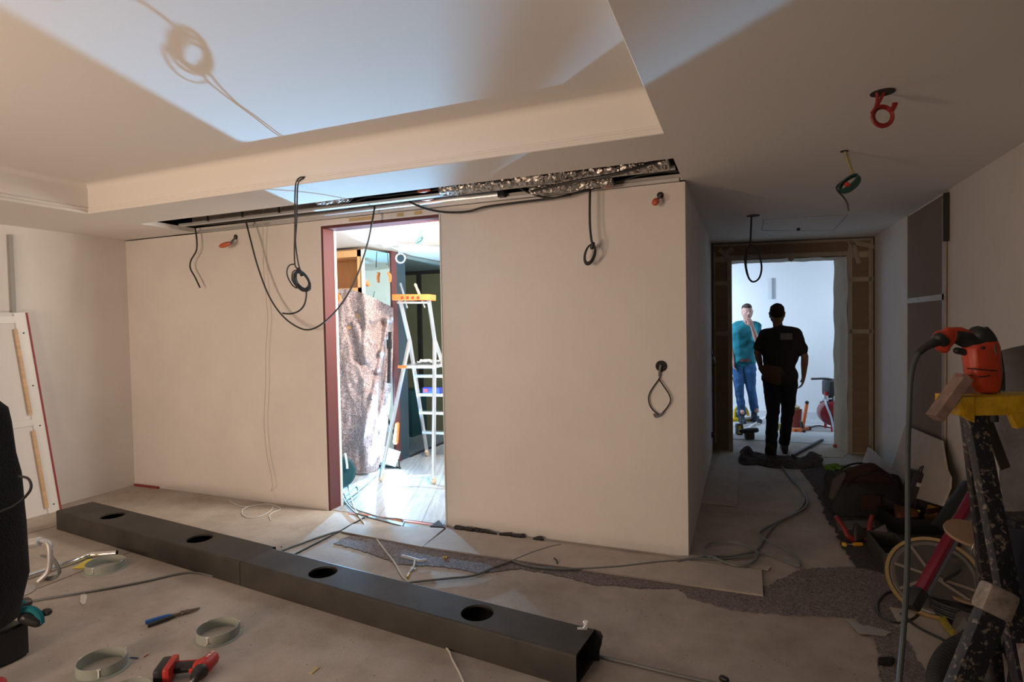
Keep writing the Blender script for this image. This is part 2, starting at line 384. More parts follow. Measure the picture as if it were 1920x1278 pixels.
# corridor_end wrapping: brown cardboard sheets with tape lines
cw = thing('cardboard_wrapping', FE @ Vector((LE/2, -.01, 0)), 'brown cardboard sheets taped around the opening at the corridor end', 'cardboard')
for (x0, x1, z0, z1) in ((.02, OX0-.035, .02, 2.27), (OX1+.05, LE-.04, .02, 2.27), (.02, LE-.04, 2.34, 2.47)):
    MB(FE).box(((x0+x1)/2, -.006, (z0+z1)/2), (x1-x0, .01, z1-z0)).build('cardboard_sheet', M_card, cw)
mb = MB(FE)
for z in (1.42, 2.02):
    mb.box((OX0/2, -.014, z), (OX0-.02, .004, .05)); mb.box(((OX1+LE)/2, -.014, z), (LE-OX1-.02, .004, .05))
mb.box((LE-.05, -.014, 1.25), (.03, .004, 2.3)); mb.box((.03, -.014, 1.25), (.02, .004, 2.3)); mb.box((OX0-.02, -.014, 1.15), (.045, .004, 2.3)); mb.box((OX1+.02, -.014, 1.15), (.05, .004, 2.3))
mb.box((LE/2, -.014, 2.475), (LE-.06, .004, .03)); mb.box(((OX0+OX1)/2, -.014, OZ+.02), (OX1-OX0+.1, .004, .05))
for (x, z, a, l) in ((.16, 2.36, 40, .2), (OX1+.08, 2.32, 75, .25), (OX1+.02, 2.36, -80, .2), (OX1+.14, 2.42, 15, .3), (.9, 2.30, -55, .10), (.2, 2.40, -30, .1)):
    mb.box((x, -.018, z), (l, .004, .05), Matrix.Rotation(R_(a), 3, 'Y'))
mb.build('tape', M_cream, cw)
mb = MB(FE); mb.grid(lambda u, v: (OX1-.006-.012*noise.noise(Vector((u*3, v*9, 1))), -.01+u*.42, v*(OZ-.0)), 8, 40, .003)
mb.grid(lambda u, v: (OX0+(OX1-OX0)*v, -.01+u*.42, OZ-.012-.012*noise.noise(Vector((u*3, v*9, 5)))), 8, 30, .003)
mb.grid(lambda u, v: (OX0+.006, -.01+u*.42, v*OZ), 8, 20, .003)
mb.build('reveal_paper', M_paper, cw)
# dark timber frame strip around the wrapped portal
mb = MB(FE); mb.box((.006, -.012, 1.25), (.012, .02, 2.49)); mb.box((LE-.008, -.012, 1.25), (.014, .02, 2.49)); mb.box((LE/2, -.012, 2.492), (LE, .02, .012))
S('trim_5', mb, mat('dark_edge', (.1, .085, .07), .7))
# far room
mb = MB(); mb.box((1.0, 10.16, 1.4), (8.4, .12, 2.8)); S('wall_far', mb, M_wall2)
S('wall_far_left', MB().box((-3.1, 8.8, 1.4), (.12, 2.8, 2.8)), M_wall2)
S('wall_far_right', MB().box((5.1, 8.8, 1.4), (.12, 2.8, 2.8)), M_wall2)
mb = MB(FE); mb.box((-1.5+.0, .46, 1.4), (3.0, .12, 2.8)); mb.box((LE+1.8, .46, 1.4), (3.6, .12, 2.8)); mb.box((LE/2, .46, 2.65), (LE, .12, .3)); S('wall_far_front', mb, M_wall2)
S('ceiling_far', MB().box((1.0, 8.75, 2.84), (8.4, 3.1, .08)), M_wall2)
S('floor_far', MB().box((1.0, 9.15, -.045), (8.4, 2.2, .1)), M_ffloor)
# back room
XM = -3.72; HB = 2.44
S('floor_back', MB().box((-2.9, 6.02, -.045), (4.9, 4.2, .1)), M_lam)
mb = MB(); mb.box((-2.9, 6.0, HB+.03), (4.9, 4.0, .06)); S('ceiling_back', mb, M_ceil)
S('wall_back_left', MB().box((-5.2, 5.0, 1.25), (.12, 2.0, 2.5)), M_wall)
S('wall_back_end', MB().box((-1.6, 8.06, 1.25), (2.6, .12, 2.5)), M_wall)
# door frame of the doorway: dark red lining
fr = MB(); fr.box((DX0+.01, YW+.06, DZ/2), (.02, .13, DZ)); 
fr.box(((DX0+DX1)/2, YW+.075, DZ-.012), (DX1-DX0, .15, .024)); S('door_1', fr, M_dred)
mb = MB(); mb.box((DX0-.006, YW-.004, DZ/2), (.012, .008, DZ)); mb.box(((DX0+DX1)/2, YW-.004, DZ+.006), (DX1-DX0, .008, .012)); mb.box((DX1+.006, YW-.004, DZ/2), (.01, .008, DZ))
mb.box((DX0+.008, YW+.14, DZ/2), (.036, .03, DZ))
S('trim_6', mb, M_white)
# cardboard covered door in the right wall
dY0, dY1 = 5.10, 6.13
door2 = S('door_2', MB().box((XR-.006, (dY0+dY1)/2, 1.245), (.016, dY1-dY0, 2.47)), mat('cardboard_dull', (.20, .145, .10), .9, var=.05, vs=2))
mb = MB(); mb.box((XR-.018, (dY0+dY1)/2, 1.72), (.006, dY1-dY0+.04, .045)); mb.box((XR-.018, dY0+.03, 1.25), (.006, .05, 2.4)); 
mb.box((XR-.016, dY0, 1.25), (.012, .02, 2.5)); mb.box((XR-.016, dY1, 1.25), (.008, .012, 2.5)); S('trim_7', mb, M_cream)
mb = MB(); mb.box((XR-.02, dY0-.03, 2.3), (.03, .03, .35)); S('trim_8', mb, M_dark)

mb = MB()
for a_, b_ in (((72, 1103), (262, 1028)), ((30, 1006), (114, 984))): mb.bar(P(*a_, -.0005), P(*b_, -.0005), .003, .006, side=(0, 0, 1))
S('trim_10', mb, M_dark)
# ================================================================== MAIN ROOM
def cable(name, pts, r, m, label, cat='cable', group=None, n=8, sub=6, parent=None):
    return MB().tube(pts, r, n=n, sub=sub).build(name, m, parent, label=label, cat=cat, group=group)
def FL(L, r): return [P(x, y, r) for x, y in L]
# ---- two long dark grey boxes with round holes
A_ = P(105, 957, .15); B_ = P(185, 940, .15); C_ = P(1120, 1181, .15); D_ = P(1080, 1228, .15)
def duct_box(name, u0, u1, holes, label, open_end):
    f0 = A_.lerp(D_, u0); f1 = A_.lerp(D_, u1); b0 = B_.lerp(C_, u0); b1 = B_.lerp(C_, u1)
    ax = (f1-f0).normalized(); wdt = ((b0-f0).length + (b1-f1).length)/2 * .985; L = (f1-f0).length
    FR = frame(Vector((f0.x, f0.y, 0)), ax); t = thing(name, (0, 0, 0), label, 'box', 'dark grey boxes with round holes', M=FR)
    Hh, th, r = .15, .012, .082
    shell = MB(FR)
    cells = sorted(h_[0] for h_ in holes); edges = [0]
    # top plate with holes: square ring cells joined by plain strips
    x = 0
    def quad(m, pts): m.faces(pts, [list(range(len(pts)))])
    for zt in (Hh, Hh-th):
        x = 0
        for hx in cells:
            c0, c1 = hx-wdt/2+.012, hx+wdt/2-.012
            quad(shell, [(x, .012, zt), (c0, .012, zt), (c0, wdt-.012, zt), (x, wdt-.012, zt)])
            n = 48; C0 = [(hx+r*math.cos(2*math.pi*k/n), wdt/2+r*math.sin(2*math.pi*k/n), zt) for k in range(n)]
            hw = wdt/2-.012; S0 = []
            for k in range(n):
                a = 2*math.pi*k/n; cx_, sy_ = math.cos(a), math.sin(a); q = hw/max(abs(cx_), abs(sy_)); S0.append((hx+cx_*q, wdt/2+sy_*q, zt))
            vs = shell.faces(C0+S0, [[k, (k+1) % n, n+(k+1) % n, n+k] for k in range(n)])
            x = c1
        quad(shell, [(x, .012, zt), (L, .012, zt), (L, wdt-.012, zt), (x, wdt-.012, zt)])
    for hx in cells:
        shell.lathe([(r, Hh), (r, Hh-th)], n=48, c=(hx, wdt/2, 0))if False else None
        n = 48; vs = [(hx+r*math.cos(2*math.pi*k/n), wdt/2+r*math.sin(2*math.pi*k/n), z) for z in (Hh, Hh-th) for k in range(n)]
        shell.faces(vs, [[k, (k+1) % n, n+(k+1) % n, n+k] for k in range(n)])
    for y, s_ in ((0, 1), (wdt, -1)):   # sides with softly rounded upper edge
        pr = [(y+s_*.012, Hh), (y+s_*.006, Hh-.0015), (y+s_*.0018, Hh-.006), (y, Hh-.012), (y, .0), (y+s_*th, 0), (y+s_*th, Hh-th)]
        a = [shell._v((0, q[0], q[1])) for q in pr]; b = [shell._v((L, q[0], q[1])) for q in pr]
        for i in range(len(pr)-1): shell.bm.faces.new((a[i], a[i+1], b[i+1], b[i]))
    if not open_end: shell.box((.006, wdt/2, Hh/2), (.012, wdt-.01, Hh-.012))
    bmesh.ops.remove_doubles(shell.bm, verts=shell.bm.verts[:], dist=.0004)
    shell.build('shell', M_boxg, t, auto=50)
    MB(FR).box((L/2, wdt/2, .006), (L-.01, wdt-2*th, .01)).build('base_board', M_dark, t)
    return t, FR, L, wdt
LT = (D_-A_).length; SM = .505
def hu(px, py): q = P(px, py, .15); return (q-A_).dot((D_-A_).normalized())
t1, FR1, L1, w1 = duct_box('duct_box', 0, SM-.001, [(hu(205, 968),), (hu(363, 1013),)], 'farther length of the dark grey box with two round holes, beside the left wall', False)
t2, FR2, L2, w2 = duct_box('duct_box', SM, 1, [(hu(596, 1077)-SM*LT,), (hu(887, 1155)-SM*LT,)], 'nearer length of the dark grey box with two round holes and an open torn end', True)
mb = MB(FR2)
mb.prism([(L2-.01, w2-.006, .145), (L2+.022, w2-.004, .14), (L2+.034, w2-.004, .12), (L2+.028, w2-.004, .08), (L2+.018, w2-.004, .05), (L2+.016, w2-.004, 0), (L2-.01, w2-.004, 0)], (0, .01, 0))
mb.build('torn_flap', M_boxg, t2)
for k in range(3): MB(FR2).cyl((L2-.02, w2-.03-.07*k, .0115), (L2-.02, w2-.03-.07*k, .018), .004).build('screw', M_chrome, t2)
# bracket lying on the near box
q = P(1094, 1178, .15); t = thing('mounting_clip', q, 'white capped metal clip lying on the open end of the grey box', 'clip', M=frame(q, HX))
MB(wm(t)).prism([(-.03, -.01, 0), (.015, -.012, 0), (.02, .012, 0), (-.028, .008, 0)], (0, 0, .003)).build('plate', M_aludull, t)
MB(wm(t)).tube([(.0, 0, .003), (.008, 0, .014), (.012, 0, .02)], .004).build('stem', M_aludull, t)
MB(wm(t)).lathe([(.012, .02), (.0135, .024), (.0135, .032), (.011, .035), (0, .036)], c=(.012, 0, 0), n=20).build('cap', M_white, t)
# ---- four pale plastic collars
def collar(q, r, label, tilt=0):
    t = thing('plastic_collar', (q.x, q.y, 0), label, 'ring', 'pale plastic collars on the floor', rz=tilt)
    m = wm(t)
    MB(m).lathe([(r, 0), (r+.018, 0), (r+.018, .0025), (r+.002, .004)] + [(r+.002+(.0007 if k % 2 else 0), .006+.044*k/14) for k in range(15)] + [(r-.001, .051), (r-.002, .0)], n=56, closed=True).build('sleeve', mat('pale_green_plastic', (.33, .36, .32), .4), t)
    for k in range(3):
        a = .9+k*2.1; c_, s_ = math.cos(a), math.sin(a); R0 = r+.004
        b = MB(m); b.bar((c_*R0, s_*R0, .012), (c_*R0, s_*R0, .046), .005, .004)
        b.bar((c_*R0-s_*.008, s_*R0+c_*.008, .048), (c_*R0+s_*.008, s_*R0-c_*.008, .048), .005, .004); b.bar((c_*R0, s_*R0, .014), (c_*(R0+.02), s_*(R0+.02), .022), .004, .004)
        b.build('clip', M_white, t)
    return t
collar((P(167, 1063)+P(236, 1063))/2 + F0*(-.02), .108, 'pale collar ring farthest away, touching the yellow card')
collar((P(370, 1192)+P(448, 1192))/2 - F0*.0, .098, 'pale collar ring beside the blue handled pliers')
collar((P(140, 1258)+P(232, 1258))/2+F0*(.02), .098, 'pale collar ring at lower left, nearest the black tool case', .5)
collar(P(236, 1318), .098, 'pale collar ring cut off by the bottom edge of the photo', 1.1)
# ---- bent chrome pipe, yellow card
q0, q1, q2, q3 = P(70, 1069, .02), P(125, 1056, .02), P(168, 1040, .02), P(219, 1036, .02)
q0 = q1 + (q1-q2).normalized()*.35 + Vector((-.05, -.03, 0))
t = thing('bent_pipe', (q1.x, q1.y, 0), 'bent chrome tube lying on the floor near the left', 'pipe')
MB().tube([q0, q1, q1.lerp(q2, .6), q2, q2.lerp(q3, .5), q3], .019, n=20, sub=8).build('tube', M_chrome, t)
MB().cyl(q3, q3+(q3-q2).normalized()*.002, .0165).build('bore', M_dark, t)
mb = MB(); mb.prism([P(135, 1066, .001), P(156, 1066, .001), P(188, 1049, .001), P(165, 1048, .001)], (0, 0, .003)); mb.build('card', mat('yellow_card', (.75, .62, .05), .5), label='yellow card lying flat between the chrome tube and a collar', cat='card', smooth=False)
# ---- pliers
q = (P(278, 1172)+P(368, 1145))/2; q.z = 0; dirp = (P(368, 1145)-P(278, 1172)).normalized(); f = frame(q, dirp)
t = thing('pliers', q, 'blue and black handled long pliers lying on the floor', 'pliers', M=f)
MB(f).tube([(-.125, .022, .012), (-.08, .020, .013), (-.03, .016, .013), (.0, .006, .012)], lambda u: .0105 if u < .85 else .0085, n=10, flat=1.2).build('handle', mat('blue_grip', (.01, .1, .36), .45), t, label='blue grip')
MB(f).tube([(-.12, -.028, .012), (-.08, -.024, .013), (-.03, -.016, .013), (.0, -.006, .012)], lambda u: .0105 if u < .85 else .0085, n=10, flat=1.2).build('handle', M_black, t, label='black grip')
b = MB(f); b.hull([((.0, .006, .011), .009), ((.055, -.004, .011), .007)]); b.hull([((.0, -.006, .012), .009), ((.055, .006, .012), .007)]); b.hull([((.05, 0, .012), .012), ((.075, 0, .012), .011)]); b.cyl((.045, 0, .0), (.045, 0, .024), .008)
b.hull([((.075, .006, .012), .007), ((.13, .001, .011), .0045)]); b.hull([((.075, -.006, .012), .007), ((.125, -.006, .011), .0045)])
b.build('jaws', mat('tool_steel', (.16, .12, .10), .4, .7), t)
# ---- cordless driver lying on its side
q = P(353, 1268); q.z = 0; f = frame(q, HX.lerp(F0, .05)) @ Matrix.Scale(.9, 4)
t = thing('cordless_driver', q, 'red and black cordless driver lying beside the plastic collars', 'drill', M=f)
# local: x right, y away, z up. battery at left, handle to the right, head at the right end pointing to the camera
b = MB(f); b.box((-.112, -.02, .045), (.045, .135, .085), Matrix.Rotation(R_(8), 3, 'Z'), .012); b.build('battery', M_black, t)
b = MB(f); b.box((-.077, -.012, .046), (.035, .145, .088), Matrix.Rotation(R_(8), 3, 'Z'), .014); b.build('battery_shoe', M_red, t)
b = MB(f); b.hull([((-.075, .0, .046), (.012, .028, .028)), ((-.01, .005, .046), (.014, .022, .022)), ((.045, .01, .048), (.016, .027, .024))]); b.build('handle', M_black, t)
b = MB(f); b.hull([((.035, .008, .048), (.014, .03, .026)), ((.075, .03, .05), (.02, .035, .034))]); b.hull([((-.06, .028, .046), (.01, .008, .022)), ((.03, .03, .048), (.012, .010, .022))])
b.hull([((.088, .062, .05), .036), ((.085, -.01, .05), .037)]); b.build('housing', M_red, t)
b = MB(f); b.lathe([(.0, .0), (.036, .001), (.038, .012), (.034, .03), (.024, .058), (.018, .064), (0, .065)], c=(.085, -.035, .05), axis=(-.12, -1, -.05), n=28); b.build('nose', M_black, t)
b = MB(f); b.cyl((.078, -.095, .047), (.0755, -.125, .045), .006, .005, 12); b.cyl((.0755, -.12, .045), (.0735, -.135, .0445), .008, .008, 6); b.build('bit_holder', M_aludull, t)
MB(f).box((.03, -.026, .046), (.022, .016, .02), None, .004).build('trigger', M_red, t)
tx = bpy.data.curves.new('lettering', 'FONT'); tx.body = 'HILTI'; tx.size = .022; tx.extrude = .0006; tx.align_x = 'CENTER'; tx.align_y = 'CENTER'
to = bpy.data.objects.new('tmp_text', tx); COL.objects.link(to); dg = bpy.context.evaluated_depsgraph_get(); dg.update()
me = bpy.data.meshes.new_from_object(to.evaluated_get(dg)); bpy.data.objects.remove(to)
b = MB(f @ Matrix.Translation((.092, .045, .0872)) @ Matrix.Rotation(R_(78), 4, 'Z')); b2 = bmesh.new(); b2.from_mesh(me); b._merge(b2); b.build('lettering', M_white, t, smooth=False)
# ---- black tool bag / case at the left edge
q = P(-40, 1250); q.z = 0; Dz = 2.25
def LZ(x, y, d=Dz): return PD(x, y, d)
f = frame(P(-14, 1248), HX)
t = thing('tool_case', f.translation, 'black tool case with teal rim at the left edge, under the black cover', 'case', M=f)
b = MB(f); b.prism([(-.32, -.12, 0), (.02, -.1, 0), (.085, .02, 0), (.10, .10, 0), (-.32, .12, 0)], (0, 0, .17)); bmesh.ops.bevel(b.bm, geom=b.bm.edges[:], offset=.012, segments=2, affect='EDGES'); b.build('tub', M_black, t)
b = MB(f); b.tube([(-.32, -.14, .15), (-.12, -.135, .185), (.02, -.10, .215), (.10, .0, .26), (.115, .05, .285)], .012, n=8); b.build('rim', M_teal, t)
b = MB(f); b.hull([((-.3, -.08, .2), .035), ((.06, .0, .27), .035), ((-.3, .1, .2), .04), ((.08, .1, .25), .03)]); b.build('lid_pocket', mat('dark_clear_plastic', (.05, .03, .028), .15), t)
b = MB(f); b.tube([(.10, .06, .24), (.14, .07, .235), (.165, .08, .20), (.17, .08, .16)], .016, n=10); b.build('handle', M_teal, t, label='teal handle'); 
b = MB(f); b.hull([((.11, .07, .20), .035), ((.155, .08, .17), .028)]); b.build('handle_mount', M_black, t)
MB(f).sphere((.175, .11, .20), (.026, .02, .018)).build('knob', M_black, t)
b = MB(f); n0 = Vector((-.015, -.118, .09))
for a, c in (((0, 0), (0, .045)), ((0, .045), (.022, .012)), ((.022, .012), (.045, .055))): b.bar((a[0]-.02, -.113+a[0]*.12, .06+a[1]), (c[0]-.02, -.113+c[0]*.12, .06+c[1]), .006, .008)
b.build('white_mark', M_white, t)
# black soft cover standing on it
f = frame(LZ(-20, 1100, 2.2), HX); f.translation.z = .28
t = thing('black_cover', f.translation, 'tall fuzzy black padded bag standing at the left edge of the photo', 'bag', M=f)
zc = lambda y: CAMH - (y-625)/FP*2.2
b = MB(f); prof = [(1190, 30), (1150, 46), (1100, 54), (1000, 55), (930, 50), (900, 45), (860, 33), (800, 27), (770, 22), (757, 5)]
ring = []
for y_, xr in prof:
    hw = (xr+70)/FP*2.2/2; cxx = (xr-70)/2/FP*2.2 - (-20/FP*2.2) - .105; z = zc(y_) - .28
    ring.append([b._v((cxx+hw*.98*(abs(math.cos(a))**.6)*(1 if math.cos(a) > 0 else -1)+.02*noise.noise(Vector((z*7, a, 0))), .12*(abs(math.sin(a))**.7)*(1 if math.sin(a) > 0 else -1)+.06, z)) for a in [2*math.pi*k/28 for k in range(28)]])
for i in range(len(ring)-1):
    for k in range(28): b.bm.faces.new((ring[i][k], ring[i][(k+1) % 28], ring[i+1][(k+1) % 28], ring[i+1][k]))
b.bm.faces.new(ring[0]); b.bm.faces.new(ring[-1])
b.build('padding', mat('black_fleece', (.008, .008, .008), 1, bump=.6, bs=120), t, auto=80)
MB(f).tube([(.02, -.07, zc(960)-.28), (.10, .0, zc(948)-.28), (.13, .05, zc(925)-.28), (.11, .07, zc(905)-.28), (.06, .08, zc(900)-.28)], .005).build('carry_loop', M_black, t)
# red tool end at the very bottom left
q = P(-10, 1300); b = MB(frame(q, HX)); b.hull([((-.1, 0, .04), .035), ((.02, 0, .04), .03)]); b.build('red_tool', M_red, label='red rounded tool end at the bottom left corner', cat='tool')
# shiny wire rack behind the bag
f = frame(P(78, 1095), HX); t = thing('chrome_fitting', f.translation, 'chrome fitting with coiled cable beside the black bag', 'fitting', M=f)
MB(f).lathe([(0, 0), (.11, 0), (.115, .006), (.10, .012), (.03, .03), (.02, .06), (.02, .12), (0, .12)], c=(-.08, -.12, 0)).build('base_plate', M_aludull, t)
b = MB(f); b.tube([(-.02, .0, .02), (.03, .02, .08), (.045, .02, .2), (.03, .02, .26), (-.02, 0, .28)], .016, n=10); b.build('bracket', M_aludull, t)
b = MB(f); b.cyl((-.06, 0, .26), (.0, 0, .27), .03); b.build('head', M_alu, t)
for k in range(3): MB(f).tube([(-.06, .05, .012), (.03+.01*k, .06, .01+.01*k), (.085+.004*k, .03, .06+.01*k), (.06, .02, .14+.01*k), (-.02, .03, .17)], .007).build('cord', M_greyc, t)
# ---- floor cables
cable('floor_cable', FL([(55, 1127), (110, 1118), (190, 1105), (270, 1090), (352, 1073), (400, 1080)], .007), .007, M_greyc, 'dark cable on the floor between chrome fitting and grey box')
cable('floor_cable', FL([(1100, 1222), (1122, 1229), (1180, 1243), (1250, 1260), (1325, 1277), (1400, 1292)], .008), .008, M_greyc, 'dark cable running out from the open end of the grey box')
MB().hull([(P(1354, 1271, .015), .014), (P(1362, 1274, .015), .012)]).build('rubber_plug', M_black, label='small black rubber plug on the floor right of the grey box', cat='plug')
cable('white_cable', FL([(648, 868), (652, 900), (659, 935), (668, 960), (686, 985), (702, 1005), (722, 1032), (740, 1055), (753, 1078), (768, 1092), (790, 1100), (800, 1108)], .006), .006, mat('cream_cable', (.62, .58, .52), .5), 'cream cable snaking from the doorway over the planks to the box')
cable('white_cable', FL([(800, 1180), (838, 1215), (848, 1235), (862, 1262), (874, 1290)], .005), .005, MATS['cream_cable'], 'cream cable piece in front of the grey box')
cable('floor_cable', FL([(520, 1035), (555, 1022), (600, 1006), (640, 995), (690, 992), (730, 996), (752, 988), (757, 977), (745, 972), (715, 970), (690, 962), (668, 955), (655, 945), (645, 925)], .007), .007, M_greyc, 'grey cable looping out of the doorway and back')
cable('floor_cable', FL([(546, 1042), (585, 1022), (632, 998), (655, 985), (683, 970)], .006), .006, M_cable, 'thin dark straight cable in front of the doorway')
cable('floor_cable', FL([(752, 1094), (790, 1089), (840, 1084), (890, 1078), (928, 1062), (962, 1050), (1000, 1035), (1035, 1024), (1052, 1021)], .014), .007, M_greyc, 'dark cable from behind the grey box over the long plank')
cable('floor_cable', FL([(960, 1050), (985, 1059), (1030, 1065), (1090, 1066), (1160, 1062), (1230, 1054), (1290, 1049), (1330, 1043), (1372, 1042), (1405, 1035), (1420, 1030), (1432, 1012), (1452, 985), (1490, 962), (1506, 945), (1508, 930), (1495, 905), (1475, 885), (1465, 873)], .016), .008, M_greyc, 'long dark cable running along the planks and up the corridor')
cable('floor_cable', FL([(1270, 1052), (1300, 1047), (1350, 1048), (1400, 1042), (1440, 1038), (1470, 1050), (1499, 1060), (1497, 1048), (1480, 1033), (1450, 1018), (1430, 1008), (1424, 998), (1440, 987), (1480, 968), (1505, 955), (1514, 940), (1505, 920), (1485, 898), (1468, 876)], .02), .008, M_greyc, 'dark cable curling towards the felt and back up the corridor')
lp = [(1328, 1042), (1322, 1028), (1335, 1017), (1362, 1015), (1390, 1019), (1415, 1030), (1421, 1042), (1408, 1056), (1385, 1060), (1358, 1053), (1338, 1044)]
MB().tube(FL(lp, .028), .008, closed=True, sub=6).build('cable_loop', M_greyc, label='big loop of dark cable on the floor by the partition corner', cat='cable')
# ---- felt underlay and planks
def slab(name, poly, z0, th, m, label, cat, jag=0, step=.02, seed=0, parent=None, kind=None, bumpy=0):
    pts = [P(x, y, z0) for x, y in poly]; out = []
    for i in range(len(pts)):
        a, b = pts[i], pts[(i+1) % len(pts)]; n = max(1, int((b-a).length/step)) if jag else 1
        for k in range(n):
            p = a.lerp(b, k/n)
            if jag: p = p + Vector((noise.noise(p*14+Vector((seed, 0, 0))), noise.noise(p*14+Vector((0, seed+9, 0))), 0))*jag + Vector((random.uniform(-1, 1), random.uniform(-1, 1), 0))*jag*.35
            out.append(p)
    mb = MB(); mb.prism(out, (0, 0, th)); return mb.build(name, m, parent, smooth=False, label=label, cat=cat, kind=kind)
slab('felt_underlay', [(626, 1020), (652, 1006), (720, 1000), (850, 1018), (1000, 1050), (1200, 1080), (1440, 1100), (1500, 1068), (1600, 1062), (1700, 1080), (1760, 1110), (1760, 1160), (1700, 1165), (1600, 1158), (1500, 1155), (1410, 1148), (1365, 1143), (1330, 1132), (1290, 1120), (1270, 1103), (1200, 1103), (1160, 1098), (1110, 1095), (1070, 1086), (1020, 1074), (980, 1067), (950, 1068), (900, 1075), (850, 1066), (800, 1060), (760, 1060), (720, 1048), (690, 1036)], .0005, .005, M_felt, 'grey speckled felt underlay sticking out from under the long planks', 'felt', .02)
slab('felt_runner', [(1500, 880), (1520, 905), (1540, 940), (1552, 975), (1572, 1010), (1592, 1045), (1604, 1062), (1660, 1075), (1760, 1095), (1800, 1100), (1800, 990), (1720, 930), (1640, 885), (1580, 872)], .006, .005, M_feltd, 'dark felt runner on the corridor floor under the tools', 'felt', .025)
slab('felt_strip', [(1600, 1152), (1625, 1180), (1645, 1210), (1650, 1290), (1760, 1290), (1720, 1235), (1690, 1185), (1670, 1150)], .0062, .005, M_felt, 'felt strip running to the bottom of the photo beside a fibreboard', 'felt', .02)
slab('fibreboard_sheet', [(1668, 1140), (1790, 1160), (1870, 1290), (1745, 1290)], .0005, .009, M_mdf, 'fibreboard sheet on the floor under the vacuum hose', 'board')
slab('floor_plank', [(640, 998), (792, 1027), (833, 992), (662, 984)], .006, .010, M_mdf, 'short fibreboard plank lying before the doorway', 'plank')
slab('floor_plank', [(793, 1027), (1431, 1118), (1428, 1071), (838, 993)], .006, .011, M_mdf, 'long fibreboard plank along the foot of the partition', 'plank')
slab('floor_plank', [(1255, 1046), (1300, 1041), (1445, 1063), (1440, 1070)], .006, .006, M_mdf, 'narrow fibreboard strip at the partition corner', 'plank')
slab('floor_plank', [(1352, 846), (1386, 852), (1382, 951), (1313, 944)], .0005, .008, M_mdf, 'fibreboard plank on the corridor floor along the left wall', 'plank')
slab('torn_plastic', [(1587, 1160), (1610, 1170), (1672, 1185), (1660, 1192), (1612, 1188)], .0125, .003, mat('plastic_film', (.35, .33, .30), .3), 'torn translucent plastic scrap on the felt strip', 'scrap', .01)
# ---- small litter
def bit(name, x, y, s, m, label, cat='scrap', zr=.6):
    q = P(x, y, 0); b = MB(); rnd = random.Random(x*7+y); b.hull([((q+Vector((rnd.uniform(-s, s), rnd.uniform(-s, s), s*.35))), s*.3*rnd.uniform(.6, 1)) for _ in range(4)])
    b.build(name, m, label=label, cat=cat)
M_scrap = mat('paper_scrap', (.7, .67, .6), .7); M_straw = mat('dry_leaf', (.55, .45, .22), .7)
slab('paper_scrap', [(151, 1115), (158, 1112), (163, 1116), (161, 1130), (155, 1133), (150, 1128)], .0005, .002, M_scrap, 'white torn paper scrap between the collars and the chrome fitting', 'scrap', .004)
slab('wood_shaving', [(578, 1262), (584, 1258), (590, 1250), (600, 1252), (592, 1258), (584, 1264)], .0005, .004, M_straw, 'curled yellowish scrap on the floor near the bottom', 'scrap', .004)
q = P(250, 1232, .004); b = MB(); b.bar(P(243, 1232, .004), P(259, 1233, .004), .004, .004); b.build('blue_offcut', mat('blue_bit', (.02, .06, .2), .5), label='short dark blue offcut beside a collar', cat='scrap')
b = MB(); b.bar(P(270, 1231, .003), P(278, 1226, .003), .003, .003); b.build('red_offcut', M_red, label='thin red offcut beside the dark blue one', cat='scrap')
b = MB(); b.tube([P(1039, 1046, .02), P(1044, 1050, .022), P(1045, 1056, .02)], .005); b.build('rubber_offcut', M_black, label='small black bent rubber bit on the long plank', cat='scrap')
t = thing('wall_plug', P(775, 1068), 'clear plastic wall plug and yellow ferrule on the floor by the cream cable', 'plug')
b = MB(); b.tube([P(778, 1050, .02), P(775, 1064, .012), P(768, 1072, .008)], lambda u: .008-.003*u); b.box(P(775, 1066, .01), (.04, .015, .01)); b.build('plug_body', mat('clear_plastic', (.7, .72, .7), .2), t)
b = MB(); b.tube([P(768, 1074, .008), P(764, 1082, .008)], .008); b.build('ferrule', M_yellow, t, label='yellow ferrule')
q = P(834, 1045, .006); MB(frame(q, HX)).lathe([(.012, 0), (.02, 0), (.02, .006), (.012, .006)], n=4, closed=True).build('yellow_washer', M_yellow, label='square yellow washer on the felt underlay', cat='washer', smooth=False)
MB().tube([P(752, 1042, .02), P(772, 1047, .018), P(785, 1051, .02), P(800, 1050, .018)], lambda u: .012, flat=.5).build('tape_scrap', M_aludull, label='grey crumpled tape scrap lying on the felt underlay', cat='scrap')
bit('grey_stopper', 529, 1025, .012, M_greyc, 'small grey cap behind the seam of the boxes', 'cap')
for i, (x, y) in enumerate([(860, 992), (885, 992), (902, 994), (925, 997), (950, 1001), (975, 1003), (1010, 1010)]):
    q = P(x, y, 0); q.y = YW-.03; b = MB(); rnd = random.Random(i); b.hull([((q+Vector((rnd.uniform(-.05, .05), rnd.uniform(-.02, .01), .006))), rnd.uniform(.008, .016)) for _ in range(6)]); b.wobble(.014, 45); b.wobble(.006, 120)
    b.build('felt_tuft', M_feltd, label='dark felt tuft at the partition foot, number'.replace(', number', ', ') + ['leftmost, next to the doorway', 'second from the doorway', 'third from the doorway', 'middle of the seven', 'third from the right', 'second from the right', 'rightmost of the row'][i], cat='felt', group='felt tufts along the partition')
